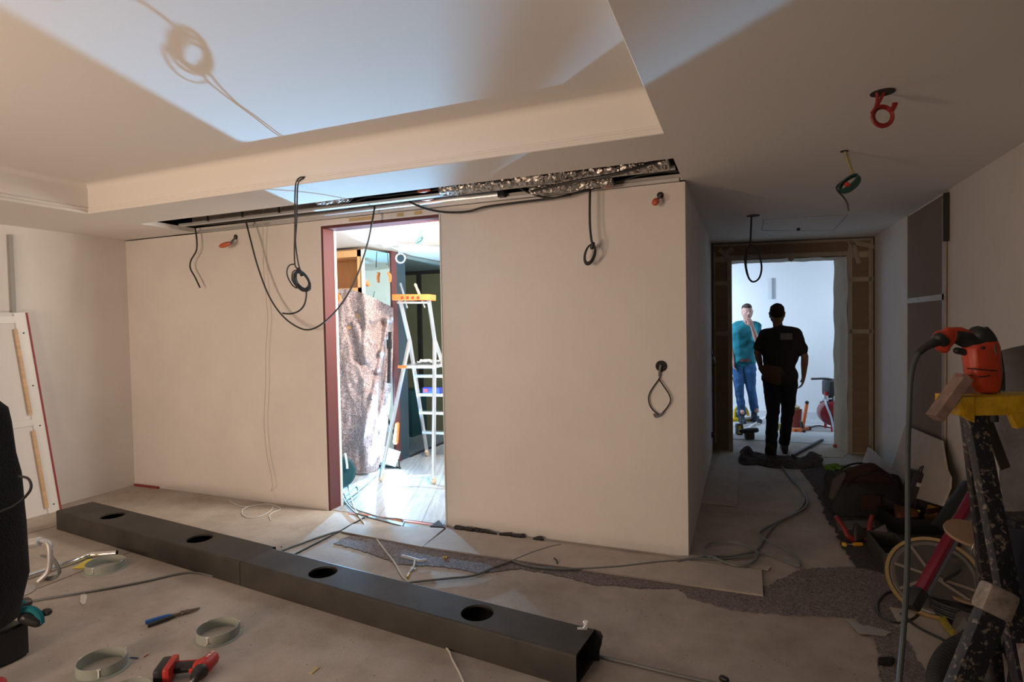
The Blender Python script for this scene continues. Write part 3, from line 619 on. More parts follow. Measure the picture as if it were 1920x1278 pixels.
# ---- framed panel leaning at the left wall
def lf(x, y, o=.05): return PX(x, y, XL+o)
t = thing('framed_panel', P(80, 950), 'white framed panel with a red edge leaning against the left wall', 'panel')
a0, a1 = lf(48, 586, .05), lf(112, 940, .16); a1.z = .0; wdir = Vector((0, -1, 0)); dn = (a1-a0)
W_ = .95
b = MB(); pl = [a0, a1, a1+wdir*W_, a0+wdir*W_]; b.prism([p+Vector((-.014, 0, 0)) for p in pl], (.006, 0, 0)); b.build('board', mat('frame_white', (.74, .72, .70), .6), t, smooth=False)
def rail(u0, v0, u1, v1, w_, nm, m, th=.018, off=.0):
    pa = a0+dn*v0+wdir*u0; pb = a0+dn*v1+wdir*u1; MB().bar(pa+Vector((off, 0, 0)), pb+Vector((off, 0, 0)), th, w_, side=(1, 0, 0)).build(nm, m, t)
rail(.045, .0, .045, 1, .09, 'stile', M_white); rail(W_-.045, 0, W_-.045, 1, .09, 'stile', M_white)
rail(.09, .035, W_-.09, .035, .06, 'rail', M_white); rail(.09, .54, W_-.09, .54, .055, 'rail', M_white)
rail(.10, .08, .10, .50, .022, 'batten', M_wood, .02, .008); rail(.10, .58, .10, .97, .022, 'batten', M_wood, .02, .008)
rail(.0, 0, .0, 1, .012, 'red_edge', mat('red_edge', (.28, .04, .04), .6), .03, .002)
for v in (.1, .36, .56, .96): c = a0+dn*v+wdir*.045; MB().cyl(c+Vector((.008, 0, 0)), c+Vector((.0125, 0, 0)), .006).build('screw_hole', M_dark, t)
q0, q1 = lf(19, 440, .012), lf(28, 600, .012); MB().box((XL+.012, q0.y, (q0.z+.02)/2), (.024, .03, q0.z-.02)).build('wall_profile', mat('grey_strip', (.35, .34, .33), .7), label='grey metal strip standing against the left wall behind the framed panel', cat='strip')
# red cap and bead along the left corner
MB().box((XL+.2, YW-.02, .01), (.35, .012, .02)).build('red_strip', MATS['red_edge'], label='short red strip in the floor corner at the left', cat='strip')
# ---- cables hanging over the wall
YH = 2.908
def HY(L, Y=YH): return [PY(x, y, Y) for x, y in L]
t = thing('hanging_cable', PY(562, 335, YH), 'black twin cable hooked over the tray edge with a coil and loose tail', 'cable')
b = MB(); b.tube(HY([(572, 332), (562, 333), (555, 343), (553, 370), (553, 420), (552, 470), (553, 495), (556, 502), (562, 508)]), .0048)
b.tube(HY([(570, 334), (562, 338), (558, 350), (557, 380), (556, 420), (554, 450), (557, 480), (561, 500), (566, 512)]), .0048); b.build('drop', M_cable, t)
b = MB(); rnd = random.Random(3)
for k in range(11):
    pts = []; ox, oy = rnd.uniform(-2.5, 2.5), rnd.uniform(-1.5, 1.5); sx, sy = rnd.uniform(9, 14.5), rnd.uniform(17, 21)
    for j in range(12):
        a = 2*math.pi*j/12; px = sx*math.cos(a); py = sy*math.sin(a); th = R_(-34+rnd.uniform(-4, 4))
        pts.append(PY(565+ox-abs(ox)*.6+px*math.cos(th)-py*math.sin(th)-(14-sx)*-.6, 526+oy+px*math.sin(th)+py*math.cos(th), YH+.005*(k-5)))
    b.tube(pts, .0042, closed=True)
b.tube(HY([(553, 495), (543, 497), (538, 507), (540, 520), (548, 534), (556, 540)]), .0045)
b.build('coil', M_cable, t)
MB().tube(HY([(574, 540), (574, 556), (570, 572), (560, 583), (545, 588), (530, 587)]), .0055).build('tail', M_cable, t)
MB().hull([(PY(560, 504, YH), .010), (PY(566, 515, YH), .012)]).build('wrap', M_black, t)
YF = YW-.03
cable('swag_cable', [PY(461, 414, 3.8)] + HY([(470, 450), (482, 495), (500, 545), (520, 580), (545, 605), (575, 618), (605, 606), (640, 570), (668, 520), (688, 460), (697, 420)], 3.78)+[PY(704, 380, 3.84)], .007, M_cable, 'black cable hanging in a wide swag from the slot to the doorway')
cable('short_cable', HY([(366, 428), (369, 450), (368, 470), (358, 488), (357, 503), (366, 520), (375, 539)], 3.84), .007, M_cable, 'short crooked black cable end hanging at the left end of the slot')
MB().tube(HY([(760, 374), (790, 388), (820, 396), (850, 398), (880, 396), (910, 388), (960, 381), (1010, 375), (1040, 371), (1080, 362), (1110, 354), (1140, 345), (1175, 335), (1200, 328), (1240, 322), (1272, 320)], 3.83), .0085).build('run_cable', M_cable, label='black cable run sagging across the top of the partition', cat='cable')
cable('run_cable', HY([(975, 353), (1000, 364), (1030, 371), (1070, 366)], 3.81), .007, M_cable, 'short black cable joining the cable run near the silver duct')
t = thing('drop_cable', PY(1108, 330, 3.8), 'black cable dropping from the slot with a small coil at its end', 'cable')
MB().tube([PY(1112, 322, 3.6)]+HY([(1108, 335), (1106, 370), (1106, 420), (1109, 450), (1112, 458)], 3.78), .008).build('drop', M_cable, t)
b = MB()
for k in range(3): b.tube([PY(1106+(9+k)*math.cos(a)*.9+math.sin(a)*-4, 475+(17+k)*math.sin(a)+1*k, 3.78+.012*k) for a in [2*math.pi*j/10 for j in range(10)]], .006, closed=True)
b.build('coil', M_cable, t); MB().hull([(PY(1112, 457, 3.78), .014), (PY(1110, 464, 3.78), .014)]).build('wrap', M_black, t)
t = thing('pull_string', P(490, 960), 'thin white cord hanging down the partition and curling on the floor', 'cord')
MB().tube([PY(495, 388, 3.8)]+HY([(493, 440), (494, 500), (499, 560), (502, 600), (498, 660), (498, 720), (495, 790), (500, 850), (509, 895), (510, 915)], 3.86)+[P(500, 930, .01), P(482, 945, .004)], .0024, n=6).build('cord', mat('beige_cord', (.55, .47, .40), .6), t)
MB().tube(FL([(430, 938), (442, 945), (460, 950), (482, 946), (505, 945), (522, 950), (525, 955), (512, 960), (505, 967), (508, 975)], .004), .0035, n=6).build('curl', M_white, t); MB().tube(FL([(470, 948), (455, 955), (455, 965), (470, 970), (492, 966), (508, 956), (512, 950)], .006), .0035, n=6).build('curl', M_white, t)
# orange capped wire ends and box hole
def wire_end(x0, y0, x1, y1, x2, y2, label):
    t = thing('wire_end', PY(x0, y0, YW-.01), label, 'wire', 'orange capped wire ends on the partition')
    MB().lathe([(.022, 0), (.022, .004), (.0, .004)], c=PY(x0, y0, YW-.001), axis=(0, -1, 0)).build('wall_hole', M_dark, t)
    a = PY(x0, y0, YW-.004); m_ = PY((x0+x1)/2, (y0+y1)/2, YW-.05); c = PY(x1, y1, YW-.08); e = PY(x2, y2, YW-.10)
    MB().tube([a, m_, c], .009).build('wire', M_greyc, t); MB().tube([c, c.lerp(e, .5), e], lambda u: .010+.014*math.sin(u*3.0)).build('cap', mat('orange_cap', (.55, .12, .05), .4), t, label='orange cap')
wire_end(442, 444, 433, 455, 412, 462, 'orange capped wire end on the left part of the partition')
wire_end(1238, 366, 1234, 373, 1225, 383, 'orange capped wire end high up near the partition corner')
t = thing('junction_hole', PY(1240, 686, YW-.002), 'round dark wall box with a wire loop hanging out of it', 'wall box')
MB().lathe([(.036, 0), (.038, .003), (.030, .006), (.028, .003), (0, .003)], c=PY(1240, 686, YW-.001), axis=(0, -1, 0)).build('box_rim', M_dark, t)
YJ = YW-.02
MB().tube(HY([(1240, 684), (1238, 694), (1238, 703), (1235, 711), (1225, 725), (1217, 740), (1217, 755), (1224, 768), (1236, 778)], YJ), .0045).build('wire', M_cable, t); MB().tube(HY([(1236, 711), (1246, 726), (1255, 740), (1257, 752), (1249, 766), (1240, 775), (1232, 780), (1226, 777)], YJ-.008), .0045).build('wire', M_cable, t)
MB().tube(HY([(1239, 684), (1237, 695), (1236, 705)], YJ-.005), .008).build('sheath', M_greyc, t); MB().tube(HY([(1226, 775), (1229, 781), (1237, 779), (1243, 773)], YJ-.01), .007).build('sheath', M_greyc, t)
# ---- ceiling slot contents
def crinkle(x0, x1, Y, Z, r, label, nm='foil_duct'):
    b = MB(); n, m_ = int((x1-x0)/.008), 36; rings = []
    for i in range(n+1):
        x = x0+(x1-x0)*i/n; rings.append([b._v((x, Y+math.cos(a)*(r+.010*noise.noise(Vector((x*40, a*2.4, 3)))+.009*noise.noise(Vector((x*110, a*6, 7)))), Z+math.sin(a)*(r*.85+.012*noise.noise(Vector((x*40, a*2.4, 9)))+.009*noise.noise(Vector((x*60, a*5, 1)))))) for a in [2*math.pi*k/m_ for k in range(m_)]])
    for i in range(n):
        for k in range(m_): b.bm.faces.new((rings[i][k], rings[i][(k+1) % m_], rings[i+1][(k+1) % m_], rings[i+1][k]))
    b.bm.faces.new(rings[0]); b.bm.faces.new(rings[-1]); return b.build(nm, M_foil, label=label, cat='duct', auto=25)
crinkle(-1.95, -.40, 3.55, 2.533, .055, 'crumpled silver foil duct along the right end of the ceiling slot')
crinkle(-1.35, -.78, 3.72, 2.498, .035, 'second sagging silver foil bulge against the partition top')
crinkle(-3.0, -2.7, 3.5, 2.545, .035, 'small silver foil piece sticking out above the doorway')
MB().bar((SX0+.12, 3.66, 2.522), (SX1-.02, 3.66, 2.522), .018, .05, side=(0, 0, 1)).build('metal_channel', M_aludull, label='metal channel running along the middle of the slot', cat='channel', smooth=False)
MB().bar((SX0+.05, 3.89, 2.502), (SX1-.02, 3.89, 2.502), .02, .03, side=(0, 0, 1)).build('metal_channel', M_aludull, label='metal channel fixed on top of the partition', cat='channel', smooth=False)
t = thing('light_batten', (-2.5, 3.84, 2.46), 'long white batten profile above the doorway with a black end cap', 'batten')
qa, qb = PY(500, 411, 3.85), PY(936, 363, 3.85); z_ = (qa.z+qb.z)/2
MB().bar((qa.x, 3.85, z_), (qb.x, 3.85, z_), .045, .05, side=(0, 0, 1), bev=.006).build('profile', M_alu, t); MB().box((qb.x+.02, 3.85, z_), (.045, .06, .06)).build('end_cap', M_black, t)
for k, x in enumerate((-4.3, -3.9, -3.5)): MB().box((x, 3.62, 2.62), (.012, .012, .2)).build('hanger_rod', M_dark, label='thin dark hanger rod in the slot, ' + ['nearest the left corner', 'middle of the three', 'nearest the doorway'][k], cat='rod', group='hanger rods in the slot')
MB().box((-3.85, 3.82, 2.66), (1.75, .02, .16)).build('block_face', mat('grey_block', (.3, .27, .24), .9, var=.2, vs=4), label='grey masonry edge seen inside the left half of the slot', cat='masonry')
cable('slot_cable', HY([(600, 385), (650, 372), (700, 362), (760, 352), (830, 345), (870, 342)], 3.55), .008, M_cable, 'dark cable lying in the slot above the doorway'); cable('slot_cable', HY([(590, 393), (640, 386), (690, 370), (720, 368), (800, 358), (900, 346)], 3.66), .008, M_cable, 'second dark cable crossing the slot above the doorway')
cable('slot_cable', [Vector((-4.7, 3.78, 2.54)), Vector((-4, 3.76, 2.52)), Vector((-3.4, 3.75, 2.53)), Vector((-2.9, 3.74, 2.53))], .008, M_cable, 'dark cable lying along the left half of the slot')
cable('slot_cable', [Vector((-1.3, 3.6, 2.46)), Vector((-.95, 3.50, 2.47)), Vector((-.7, 3.48, 2.48)), Vector((-.42, 3.5, 2.54))], .01, M_cable, 'black cable draped over the foil duct at the right end')
for k, (x, y, Y_) in enumerate([(586, 394, 3.7), (795, 358, 3.62), (802, 373, 3.78), (1139, 348, 3.80)]):
    a = PY(x-12, y+1, Y_); c = PY(x+12, y-2, Y_); MB().tube([a, a.lerp(c, .5), c], lambda u: .008+.008*math.sin(u*3.1)).build('cable_connector', mat('orange_cap2', (.62, .14, .06), .4), label=['orange connector at the left end of the slot cables', 'orange connector in the slot above the doorway middle', 'small orange connector on the white batten', 'orange connector on the black cable run'][k], cat='connector', group='orange connectors')
b = MB()
for (x0, x1) in ((-3.03, -2.78), (-2.56, -2.5), (-2.40, -2.33)): b.box(((x0+x1)/2, YW-.0015, 2.462), (x1-x0, .003, .04))
S('trim_9', b, mat('ochre_glue', (.55, .42, .22), .8))
# ---- ceiling fittings on the right
def hung(x, y, lbl): return thing('ceiling_cable', P(x, y, H), lbl, 'cable')
t = hung(1655, 172, 'red cable coil hanging from a ceiling hole at the upper right'); D0 = (P(1655, 172, H)-CAM).dot(FW)
MB().lathe([(.045, 0), (.045, -.003), (0, -.003)], c=P(1655, 173, H-.0005), n=24).build('ceiling_hole', M_dark, t)
b = MB()
b.tube([PD(1644, 173, D0), PD(1645, 185, D0), PD(1642, 200, D0), PD(1634, 212, D0)], .006); b.tube([PD(1658, 172, D0), PD(1651, 187, D0), PD(1644, 200, D0)], .006)
b.tube([PD(1672, 210, D0), PD(1677, 202, D0), PD(1681, 193, D0)], .006); b.tube([PD(1670, 208, D0), PD(1674, 200, D0), PD(1676, 193, D0)], .006)
for k in range(4): b.tube([PD(1655+(20-1.2*k)*math.cos(a), 218+(20-1.5*k)*math.sin(a), D0+.006*k) for a in [2*math.pi*j/12 for j in range(12)]], .005, closed=True)
b.build('coil', mat('red_cable', (.27, .02, .015), .5), t)
t = hung(1583, 283, 'bundle of green and black wire hanging from the ceiling on a pale sheath'); D0 = (P(1583, 283, H)-CAM).dot(FW)
MB().lathe([(.02, 0), (.02, -.003), (0, -.003)], c=P(1583, 283, H-.0005), n=24).build('ceiling_hole', M_dark, t)
b = MB(); b.tube([PD(1584, 282, D0), PD(1588, 298, D0), PD(1595, 318, D0), PD(1600, 326, D0)], .007); b.tube([PD(1586, 284, D0), PD(1592, 300, D0), PD(1598, 322, D0)], .006); b.build('sheath', mat('yellow_green', (.28, .25, .12), .5), t)
b = MB()
for k in range(6):
    cx_, cy_ = 1590+k*.9, 341+k*1.0; th = R_(-38)
    b.tube([PD(cx_+22*math.cos(a)*math.cos(th)-(7+.6*k)*math.sin(a)*math.sin(th), cy_+22*math.cos(a)*math.sin(th)+(7+.6*k)*math.sin(a)*math.cos(th), D0+.008*(k-3)) for a in [2*math.pi*j/12 for j in range(12)]], .005, closed=True)
b.build('coil', mat('green_wire', (.015, .08, .07), .4), t)
MB().tube([PD(1600, 330, D0), PD(1580, 340, D0), PD(1569, 350, D0), PD(1571, 358, D0), PD(1582, 370, D0), PD(1589, 382, D0), PD(1591, 395, D0)], .005).build('tail', M_cable, t)
MB().hull([(PD(1587, 345, D0-.03), .012), (PD(1590, 347, D0-.03), .01)]).build('tie', M_red, t)
t = hung(1412, 400, 'black cable loop hanging from the corridor ceiling'); D0 = (P(1412, 403, H)-CAM).dot(FW)
MB().lathe([(.055, 0), (.055, -.004), (0, -.004)], c=P(1412, 404, H-.0005), n=24).build('ceiling_hole', M_dark, t)
b = MB(); b.tube([PD(1409, 405, D0), PD(1408, 430, D0), PD(1406, 458, D0), PD(1399, 472, D0), PD(1397, 490, D0), PD(1400, 510, D0), PD(1406, 524, D0), PD(1414, 528, D0), PD(1424, 520, D0), PD(1428, 500, D0), PD(1423, 475, D0), PD(1415, 461, D0), PD(1406, 462, D0), PD(1400, 475, D0), PD(1399, 500, D0), PD(1404, 522, D0)], .008); b.build('loop', M_cable, t)
hp = [(1432, 411), (1428, 432), (1562, 432), (1590, 402)]
b = MB()
for i in range(4): b.bar(P(*hp[i], H-.001), P(*hp[(i+1) % 4], H-.001), .004, .012, side=(0, 0, 1))
b.build('ceiling_hatch', mat('hatch_line', (.45, .44, .42), .8), label='access hatch outline in the corridor ceiling', cat='hatch')
MB().box(P(1497, 430, H-.012), (.03, .03, .022), None, .004).build('ceiling_catch', M_dark, label='small black catch on the corridor ceiling hatch', cat='catch')
# fittings on the corridor's left wall
t = thing('wall_outlet', PX(1335, 678, XC+.004), 'round wall outlet with black wires on the corridor left wall', 'outlet')
MB().lathe([(.04, 0), (.04, .006), (0, .006)], c=PX(1337, 675, XC), axis=(1, 0, 0)).build('ring', M_dark, t); MB().tube([PX(1337, 672, XC+.01), PX(1334, 655, XC+.03), PX(1337, 668, XC+.06), PX(1341, 680, XC+.05), PX(1338, 688, XC+.02)], .007).build('wire', M_cable, t)
MB().lathe([(.035, 0), (.03, .015), (0, .02)], c=PX(1334, 815, XC), axis=(1, 0, 0)).build('wall_socket', M_dark, label='small dark socket low on the corridor left wall', cat='socket')
# ================================================================== BACK ROOM
YCB = 5.03
yp0, yp1, yp2 = PX(733, 500, XM).y, PX(742, 500, XM).y, PX(760, 500, XM).y
# tall orange wood cabinet
t = thing('wall_cabinet', (-4.2, YCB+.2, 0), 'tall orange wood cabinet behind the felt blanket in the back room', 'cabinet')
x1 = XM-.03; x0 = -4.75; zt = 2.40; ox1 = PY(670, 500, YCB).x; oz1 = PY(650, 482, YCB).z; oz0 = PY(650, 540, YCB).z
b = MB(); b.box(((x0+x1)/2, YCB+.38, 1.2), (x1-x0, .02, 2.4)); b.box(((ox1+x1)/2, YCB+.19, 1.2), (x1-ox1, .38, 2.4)); b.box((x0+.01, YCB+.19, 1.2), (.02, .38, 2.4))
b.box(((x0+x1)/2, YCB+.19, (oz1+zt)/2), (x1-x0, .38, zt-oz1)); b.box(((x0+x1)/2, YCB+.19, oz0-.03), (x1-x0, .38, .06)); b.build('carcass', M_orwood, t, smooth=False)
MB().box(((x0+ox1)/2, YCB+.01, oz0/2-.03), (ox1-x0-.02, .02, oz0-.08)).build('door', M_orwood, t, smooth=False)
MB().box(((x0+x1)/2, YCB+.18, zt+.008), (x1-x0, .36, .012)).build('torn_edge', mat('brown_edge', (.3, .17, .1), .8), t)
MB().box((x1+.015, YCB+.0, 1.2), (.03, .02, 2.4)).build('edge_strip', M_white, t)
# mirror glass beside it, posts
t = thing('mirror_panel', (XM, (YCB+yp0)/2, 0), 'tall greenish mirror glass beside the orange cabinet', 'mirror')
MB().box((XM-.01, (YCB+yp0)/2, 1.21), (.012, yp0-YCB-.02, 2.4)).build('pane', mat('mirror_glass', (.52, .68, .66), .04, 1), t, smooth=False)
MB().cyl((XM-.002, yp0-.06, 2.28), (XM+.006, yp0-.06, 2.28), .012).build('fixing', M_chrome, t)
MB().box((XM-.02, (yp0+yp1)/2, HB/2), (.06, yp1-yp0, HB)).build('dark_red_post', M_dred, label='dark red steel post beside the mirror in the back room', cat='post', smooth=False)
MB().box((XM-.05, (yp1+yp2)/2, HB/2), (.10, yp2-yp1-.01, HB)).build('blue_post', mat('dark_blue_post', (.02, .045, .06), .5), label='dark blue-grey post left of the alcove in the back room', cat='post', smooth=False)
# alcove behind the ladder
YA = 7.35
M_olive = mat('olive_panel', (.10, .11, .065), .6, var=.06, vs=2); M_tealc = mat('teal_ceiling', (.16, .24, .24), .8)
MB().box((-4.5, YA+.05, HB/2), (1.6, .1, HB)).build('wall_alcove', M_olive, kind='structure', smooth=False)
MB().box((-4.5, (yp2+YA)/2, HB-.03), (1.5, YA-yp2, .04)).build('ceiling_alcove', M_tealc, kind='structure', smooth=False)
MB().box((-5.25, (yp2+YA)/2, HB/2), (.06, YA-yp2, HB)).build('wall_alcove_side', M_olive, kind='structure', smooth=False)
MB().box((-4.45, yp2-.03, HB/2), (1.4, .04, HB)).build('wall_alcove_front', M_olive, kind='structure', smooth=False)
MB().box((-4.5, (yp2+YA)/2, -.02), (1.5, YA-yp2, .05)).build('floor_alcove', mat('alcove_floor', (.25, .30, .32), .5), kind='structure', smooth=False)
zb = PY(790, 510, YA).z
t = thing('panel_frame', (-4.4, YA-.02, 0), 'black framed olive panels at the end of the alcove', 'frame')
MB().box((-4.45, YA-.02, zb), (1.5, .04, .07)).build('top_beam', M_black, t, smooth=False)
for xx in (789, 755): q = PY(xx, 600, YA); MB().box((q.x, YA-.02, zb/2-.03), (.055, .035, zb)).build('upright', M_black, t, smooth=False)
q = PY(770, 762, YA-.25); MB().box((q.x-.1, YA-.25, .33), (.5, .4, .66), None, .01).build('teal_box', mat('dark_teal_box', (.01, .05, .06), .5), label='dark teal box standing at the end of the alcove', cat='box')
MB().box((XM+.0, (yp2+8.0)/2, .012), (.03, 8.0-yp2, .024)).build('floor_track', M_black, label='dark floor track in front of the alcove', cat='track')
MB().box((XM, 7.75, HB/2), (.06, .6, HB)).build('alcove_pillar', M_olive, label='olive panel pillar right of the alcove', cat='pillar')
# felt blanket
tops = [(590, 548), (622, 546), (640, 541), (652, 541), (668, 546), (690, 553), (710, 563), (728, 572), (736, 577)]
def interp(L, x):
    if x <= L[0][0]: return L[0][1]
    for a, c in zip(L, L[1:]):
        if x <= c[0]: return a[1]+(c[1]-a[1])*(x-a[0])/(c[0]-a[0])
    return L[-1][1]
ridges = [(736, 592, 700, 600, 7, .035), (728, 600, 716, 660, 4, .03), (716, 660, 700, 740, 5, .03), (700, 740, 672, 850, 6, .035), (655, 615, 668, 670, 6, -.03), (668, 670, 690, 690, 7, -.025), (672, 590, 690, 640, 8, -.02), (686, 700, 712, 705, 6, -.04), (690, 630, 700, 640, 8, .02), (726, 640, 700, 860, 4, -.02), (715, 760, 690, 870, 4, .02), (712, 600, 700, 625, 9, -.04)]
def fold(x, y):
    f = .008*noise.noise(Vector((x*.04, y*.012, 3)))+.004*noise.noise(Vector((x*.11, y*.05, 8)))
    for a, b_, c, d, w_, am in ridges:
        L = math.hypot(c-a, d-b_); am = am*(1-max(0, min(1, (y-790)/60))); t_ = max(0, min(1, ((x-a)*(c-a)+(y-b_)*(d-b_))/L/L)); dd = math.hypot(x-a-(c-a)*t_, y-b_-(d-b_)*t_)
        f += am*.6*math.exp(-(dd/w_)**2)
    return f
def blanket(u, v):
    x = 590+(737-590)*u; xt = x; y = interp(tops, x); yb = 892-8*u; y = y+(yb-y)*v
    if x > 685: x -= (x-685)/52*30*v**3
    xc = 684
    pL = PY(x, y, YCB-.045-.05*v); pR = PX(x, y, XM+.035+.03*v) if x > xc-6 else pL
    k = min(1, max(0, (x-(xc-6))/12)); p = pL.lerp(pR, k) if pR.y < 6 else pL
    p = CAM+(p-CAM)*(1-max(-.012, min(.03, fold(x, y)))); p.z = max(p.z, .012); return p
MB().grid(blanket, 90, 150, .008).build('felt_blanket', felt_mat('speckled_felt', (.10, .06, .055), (.38, .26, .24), (.85, .75, .72), 62), label='speckled grey-pink felt blanket hung with clamps over the cabinet', cat='blanket')
# orange clamps
def clamp(x, y, D, ang, label, bar=.35):
    f = frame(PD(x, y, D), HX) @ Matrix.Scale(.62, 4) @ Matrix.Rotation(R_(ang), 4, 'Y'); t = thing('spring_clamp', f.translation, label, 'clamp', 'orange clamps on the blanket', M=f)
    b = MB(f); b.tube([(0, 0, .09), (.03, 0, .06), (.045, 0, 0), (.035, 0, -.08)], lambda u: .022+.008*math.sin(u*3), n=10); b.build('handle', M_orange, t)
    b = MB(f); b.box((.04, .0, .06), (.03, .03, .09), None, .006); b.build('jaw', M_black, t); return f, t
clamp(684, 531, 6.1, -35, 'orange clamp handle sticking up from the middle of the blanket top')
clamp(632, 560, 6.1, 10, 'orange clamp at the left end of the blanket top')
f, t = clamp(727, 520, 6.35, 0, 'orange clamp at the right end of the blanket, by the dark red post')
MB().tube([PD(729, 500, 6.32), PD(726, 470, 6.32)], .004).build('spindle', M_cable, t); MB().bar(PD(729, 545, 6.3), PD(722, 562, 6.25), .012, .008).build('bar', M_aludull, t)
b = MB(); b.bar(PD(731, 622, 6.2), PD(729, 718, 6.15), .03, .02); b.box(PD(730, 645, 6.17), (.05, .03, .1)); b.build('clamp_bar', M_black, label='black clamp bar hanging at the right edge of the blanket', cat='clamp')
b = MB(); b.hull([(PD(745, 795, 6.35), .025), (PD(742, 828, 6.3), .03)]); b.build('orange_strap', M_orange, label='orange strap end low on the blue-grey post', cat='strap')
# platform ladder
t = thing('platform_ladder', (-3.2, 5.3, 0), 'aluminium platform ladder with orange tool tray in the back room', 'ladder')
nL, nR = P(714, 903), P(813, 908); fL, fR = P(801, 856), P(801, 856)+Vector((.60, .06, 0))
jL, jR = PY(768, 638, 5.30), PY(815, 637, 5.33); tL, tR = PY(750, 562, 5.12), PY(804, 562, 5.15)
for a, c, nm in ((nL, jL, 'front_leg'), (nR, jR, 'front_leg'), (fL, jL, 'rear_leg'), (fR, jR, 'rear_leg'), (jL, tL, 'handrail'), (jR, tR, 'handrail')):
    o = MB().bar(a+Vector((0, 0, .05 if nm != 'handrail' else 0)), c, .042, .026, side=(0, 1, 0), bev=.004).build(nm, M_alu, t)
    if nm.endswith('leg'): MB().hull([(a+Vector((0, 0, .028)), .028), (a.lerp(c, .05), .024)]).build('foot', mat('beige_rubber', (.6, .42, .3), .6), o)
for zz in (1.02, .80, .58, .33):
    k = zz/jL.z; a, c = fL.lerp(jL, k), fR.lerp(jR, k); MB().bar(a, c, .03, .08, side=(0, 0, 1)).build('step', M_alu, t)
k = 1.17/jL.z; pa, pb, pc, pd = nL.lerp(jL, k*.99), nR.lerp(jR, k*.99), fR.lerp(jR, k), fL.lerp(jL, k)
b = MB(); b.prism([pa+Vector((-.03, -.04, 0)), pb+Vector((.03, -.04, 0)), pc+Vector((.03, .15, 0)), pd+Vector((-.03, .15, 0))], (0, 0, -.03)); b.build('platform', M_alu, t, smooth=False)
MB().box(pa+Vector((.0, -.045, -.012)), (.10, .02, .03)).build('platform_clip', M_orange, t); 
MB().tube([nL.lerp(jL, .06), nL.lerp(jL, .06).lerp(nR.lerp(jR, .06), .5)-Vector((0, 0, .02)), nR.lerp(jR, .06)], .009).build('strap', M_white, t)
tc = (tL+tR)/2; ax = (tR-tL); f = frame(tc, ax); hw = ax.length/2
b = MB(f); b.box((0, .0, .0), (2*hw+.08, .17, .012)); b.box((0, -.085, .025), (2*hw+.09, .014, .06), None, .005); b.box((0, .085, .025), (2*hw+.08, .014, .06), None, .005)
for s_ in (-1, 1): b.box((s_*(hw+.035), 0, .025), (.014, .17, .06), None, .005)
b.build('tool_tray', M_orange, t); MB(f).box((0, -.05, -.03), (2*hw, .03, .02)).build('tray_rail', M_alu, t)
for k in range(4): MB(f).box((-.09+.06*k, -.094, .02), (.025, .006, .025)).build('tray_slot', M_red, t)
def chisel(x, h, m, lbl, lean):
    fr_ = f @ Matrix.Translation((x, -.02, .01)) @ Matrix.Rotation(R_(lean), 4, 'Y'); tt = thing('hand_tool', fr_.translation, lbl, 'tool', 'hand tools in the ladder tray', M=fr_)
    MB(fr_).lathe([(.008, .03), (.013, .05), (.015, .09), (.012, .13), (.016, .16), (.008, .175), (0, .177)], n=14).build('handle', m, tt); MB(fr_).bar((0, 0, -.10), (0, 0, .04), .012, .006).build('blade', M_aludull, tt)
chisel(-.10, 1, mat('grey_handle', (.12, .14, .18), .4), 'grey handled tool standing at the left of the orange tray', -18); chisel(.09, 1, M_wood, 'wooden handled tool standing at the right of the orange tray', -25)
q = pa.lerp(pb, .65)+Vector((0, .12, 0)); b = MB(); b.grid(lambda u, v: q+Vector(((u-.5)*.22, (v-.5)*.16, .02+.035*noise.noise(Vector((u*3, v*3, 2)))+.02)), 14, 12, .004); b.build('white_rag', M_white, label='crumpled white rag on the ladder platform', cat='rag')
q = fL.lerp(jL, .80/jL.z).lerp(fR.lerp(jR, .80/jL.z), .45)+Vector((0, -.02, .015)); b = MB(); b.box(q+Vector((0, 0, .035)), (.22, .06, .07), None, .005); o = b.build('glue_cartridge_box', mat('blue_box', (.02, .03, .3), .4), label='small blue box standing on a ladder step', cat='box')
MB().box(q+Vector((-.07, -.031, .035)), (.05, .004, .04)).build('label_patch', M_red, o, label='red patch')
# floodlight
t = thing('floodlight', (FLOOD.x, FLOOD.y, 0), 'glaring white floodlight on the floor behind the ladder leg', 'lamp')
dr = Vector((.35, -1, .18)).normalized(); f = frame(FLOOD+Vector((0, .03, 0)), Vector((0, 0, 1)).cross(dr)*-1, dr)
f = f @ Matrix.Rotation(R_(-18), 4, 'Z')
MB(f).box((0, 0, -.03), (.23, .17, .05), None, .01).build('housing', M_black, t)
b = MB(f)
for (cx_, cy_, dx_, dy_) in ((0, .084, .24, .010), (0, -.084, .24, .010), (.115, 0, .010, .17), (-.115, 0, .010, .17)): b.box((cx_, cy_, .0), (dx_, dy_, .014))
b.build('rim', M_alu, t)
MB(f).box((0, 0, -.001), (.22, .16, .004)).build('lens', mat('lamp_lens', (1, 1, 1), .3, emit=(.75, .9, 1), es=40), t)
b = MB(); b.tube([FLOOD+Vector((-.10, .03, -.02)), FLOOD+Vector((-.10, .05, -.15)), Vector((FLOOD.x-.10, FLOOD.y+.08, .012)), Vector((FLOOD.x+.12, FLOOD.y+.08, .012)), FLOOD+Vector((.13, .06, -.15)), FLOOD+Vector((.13, .03, -.02))], .009, sub=2); b.build('stand', M_black, t)
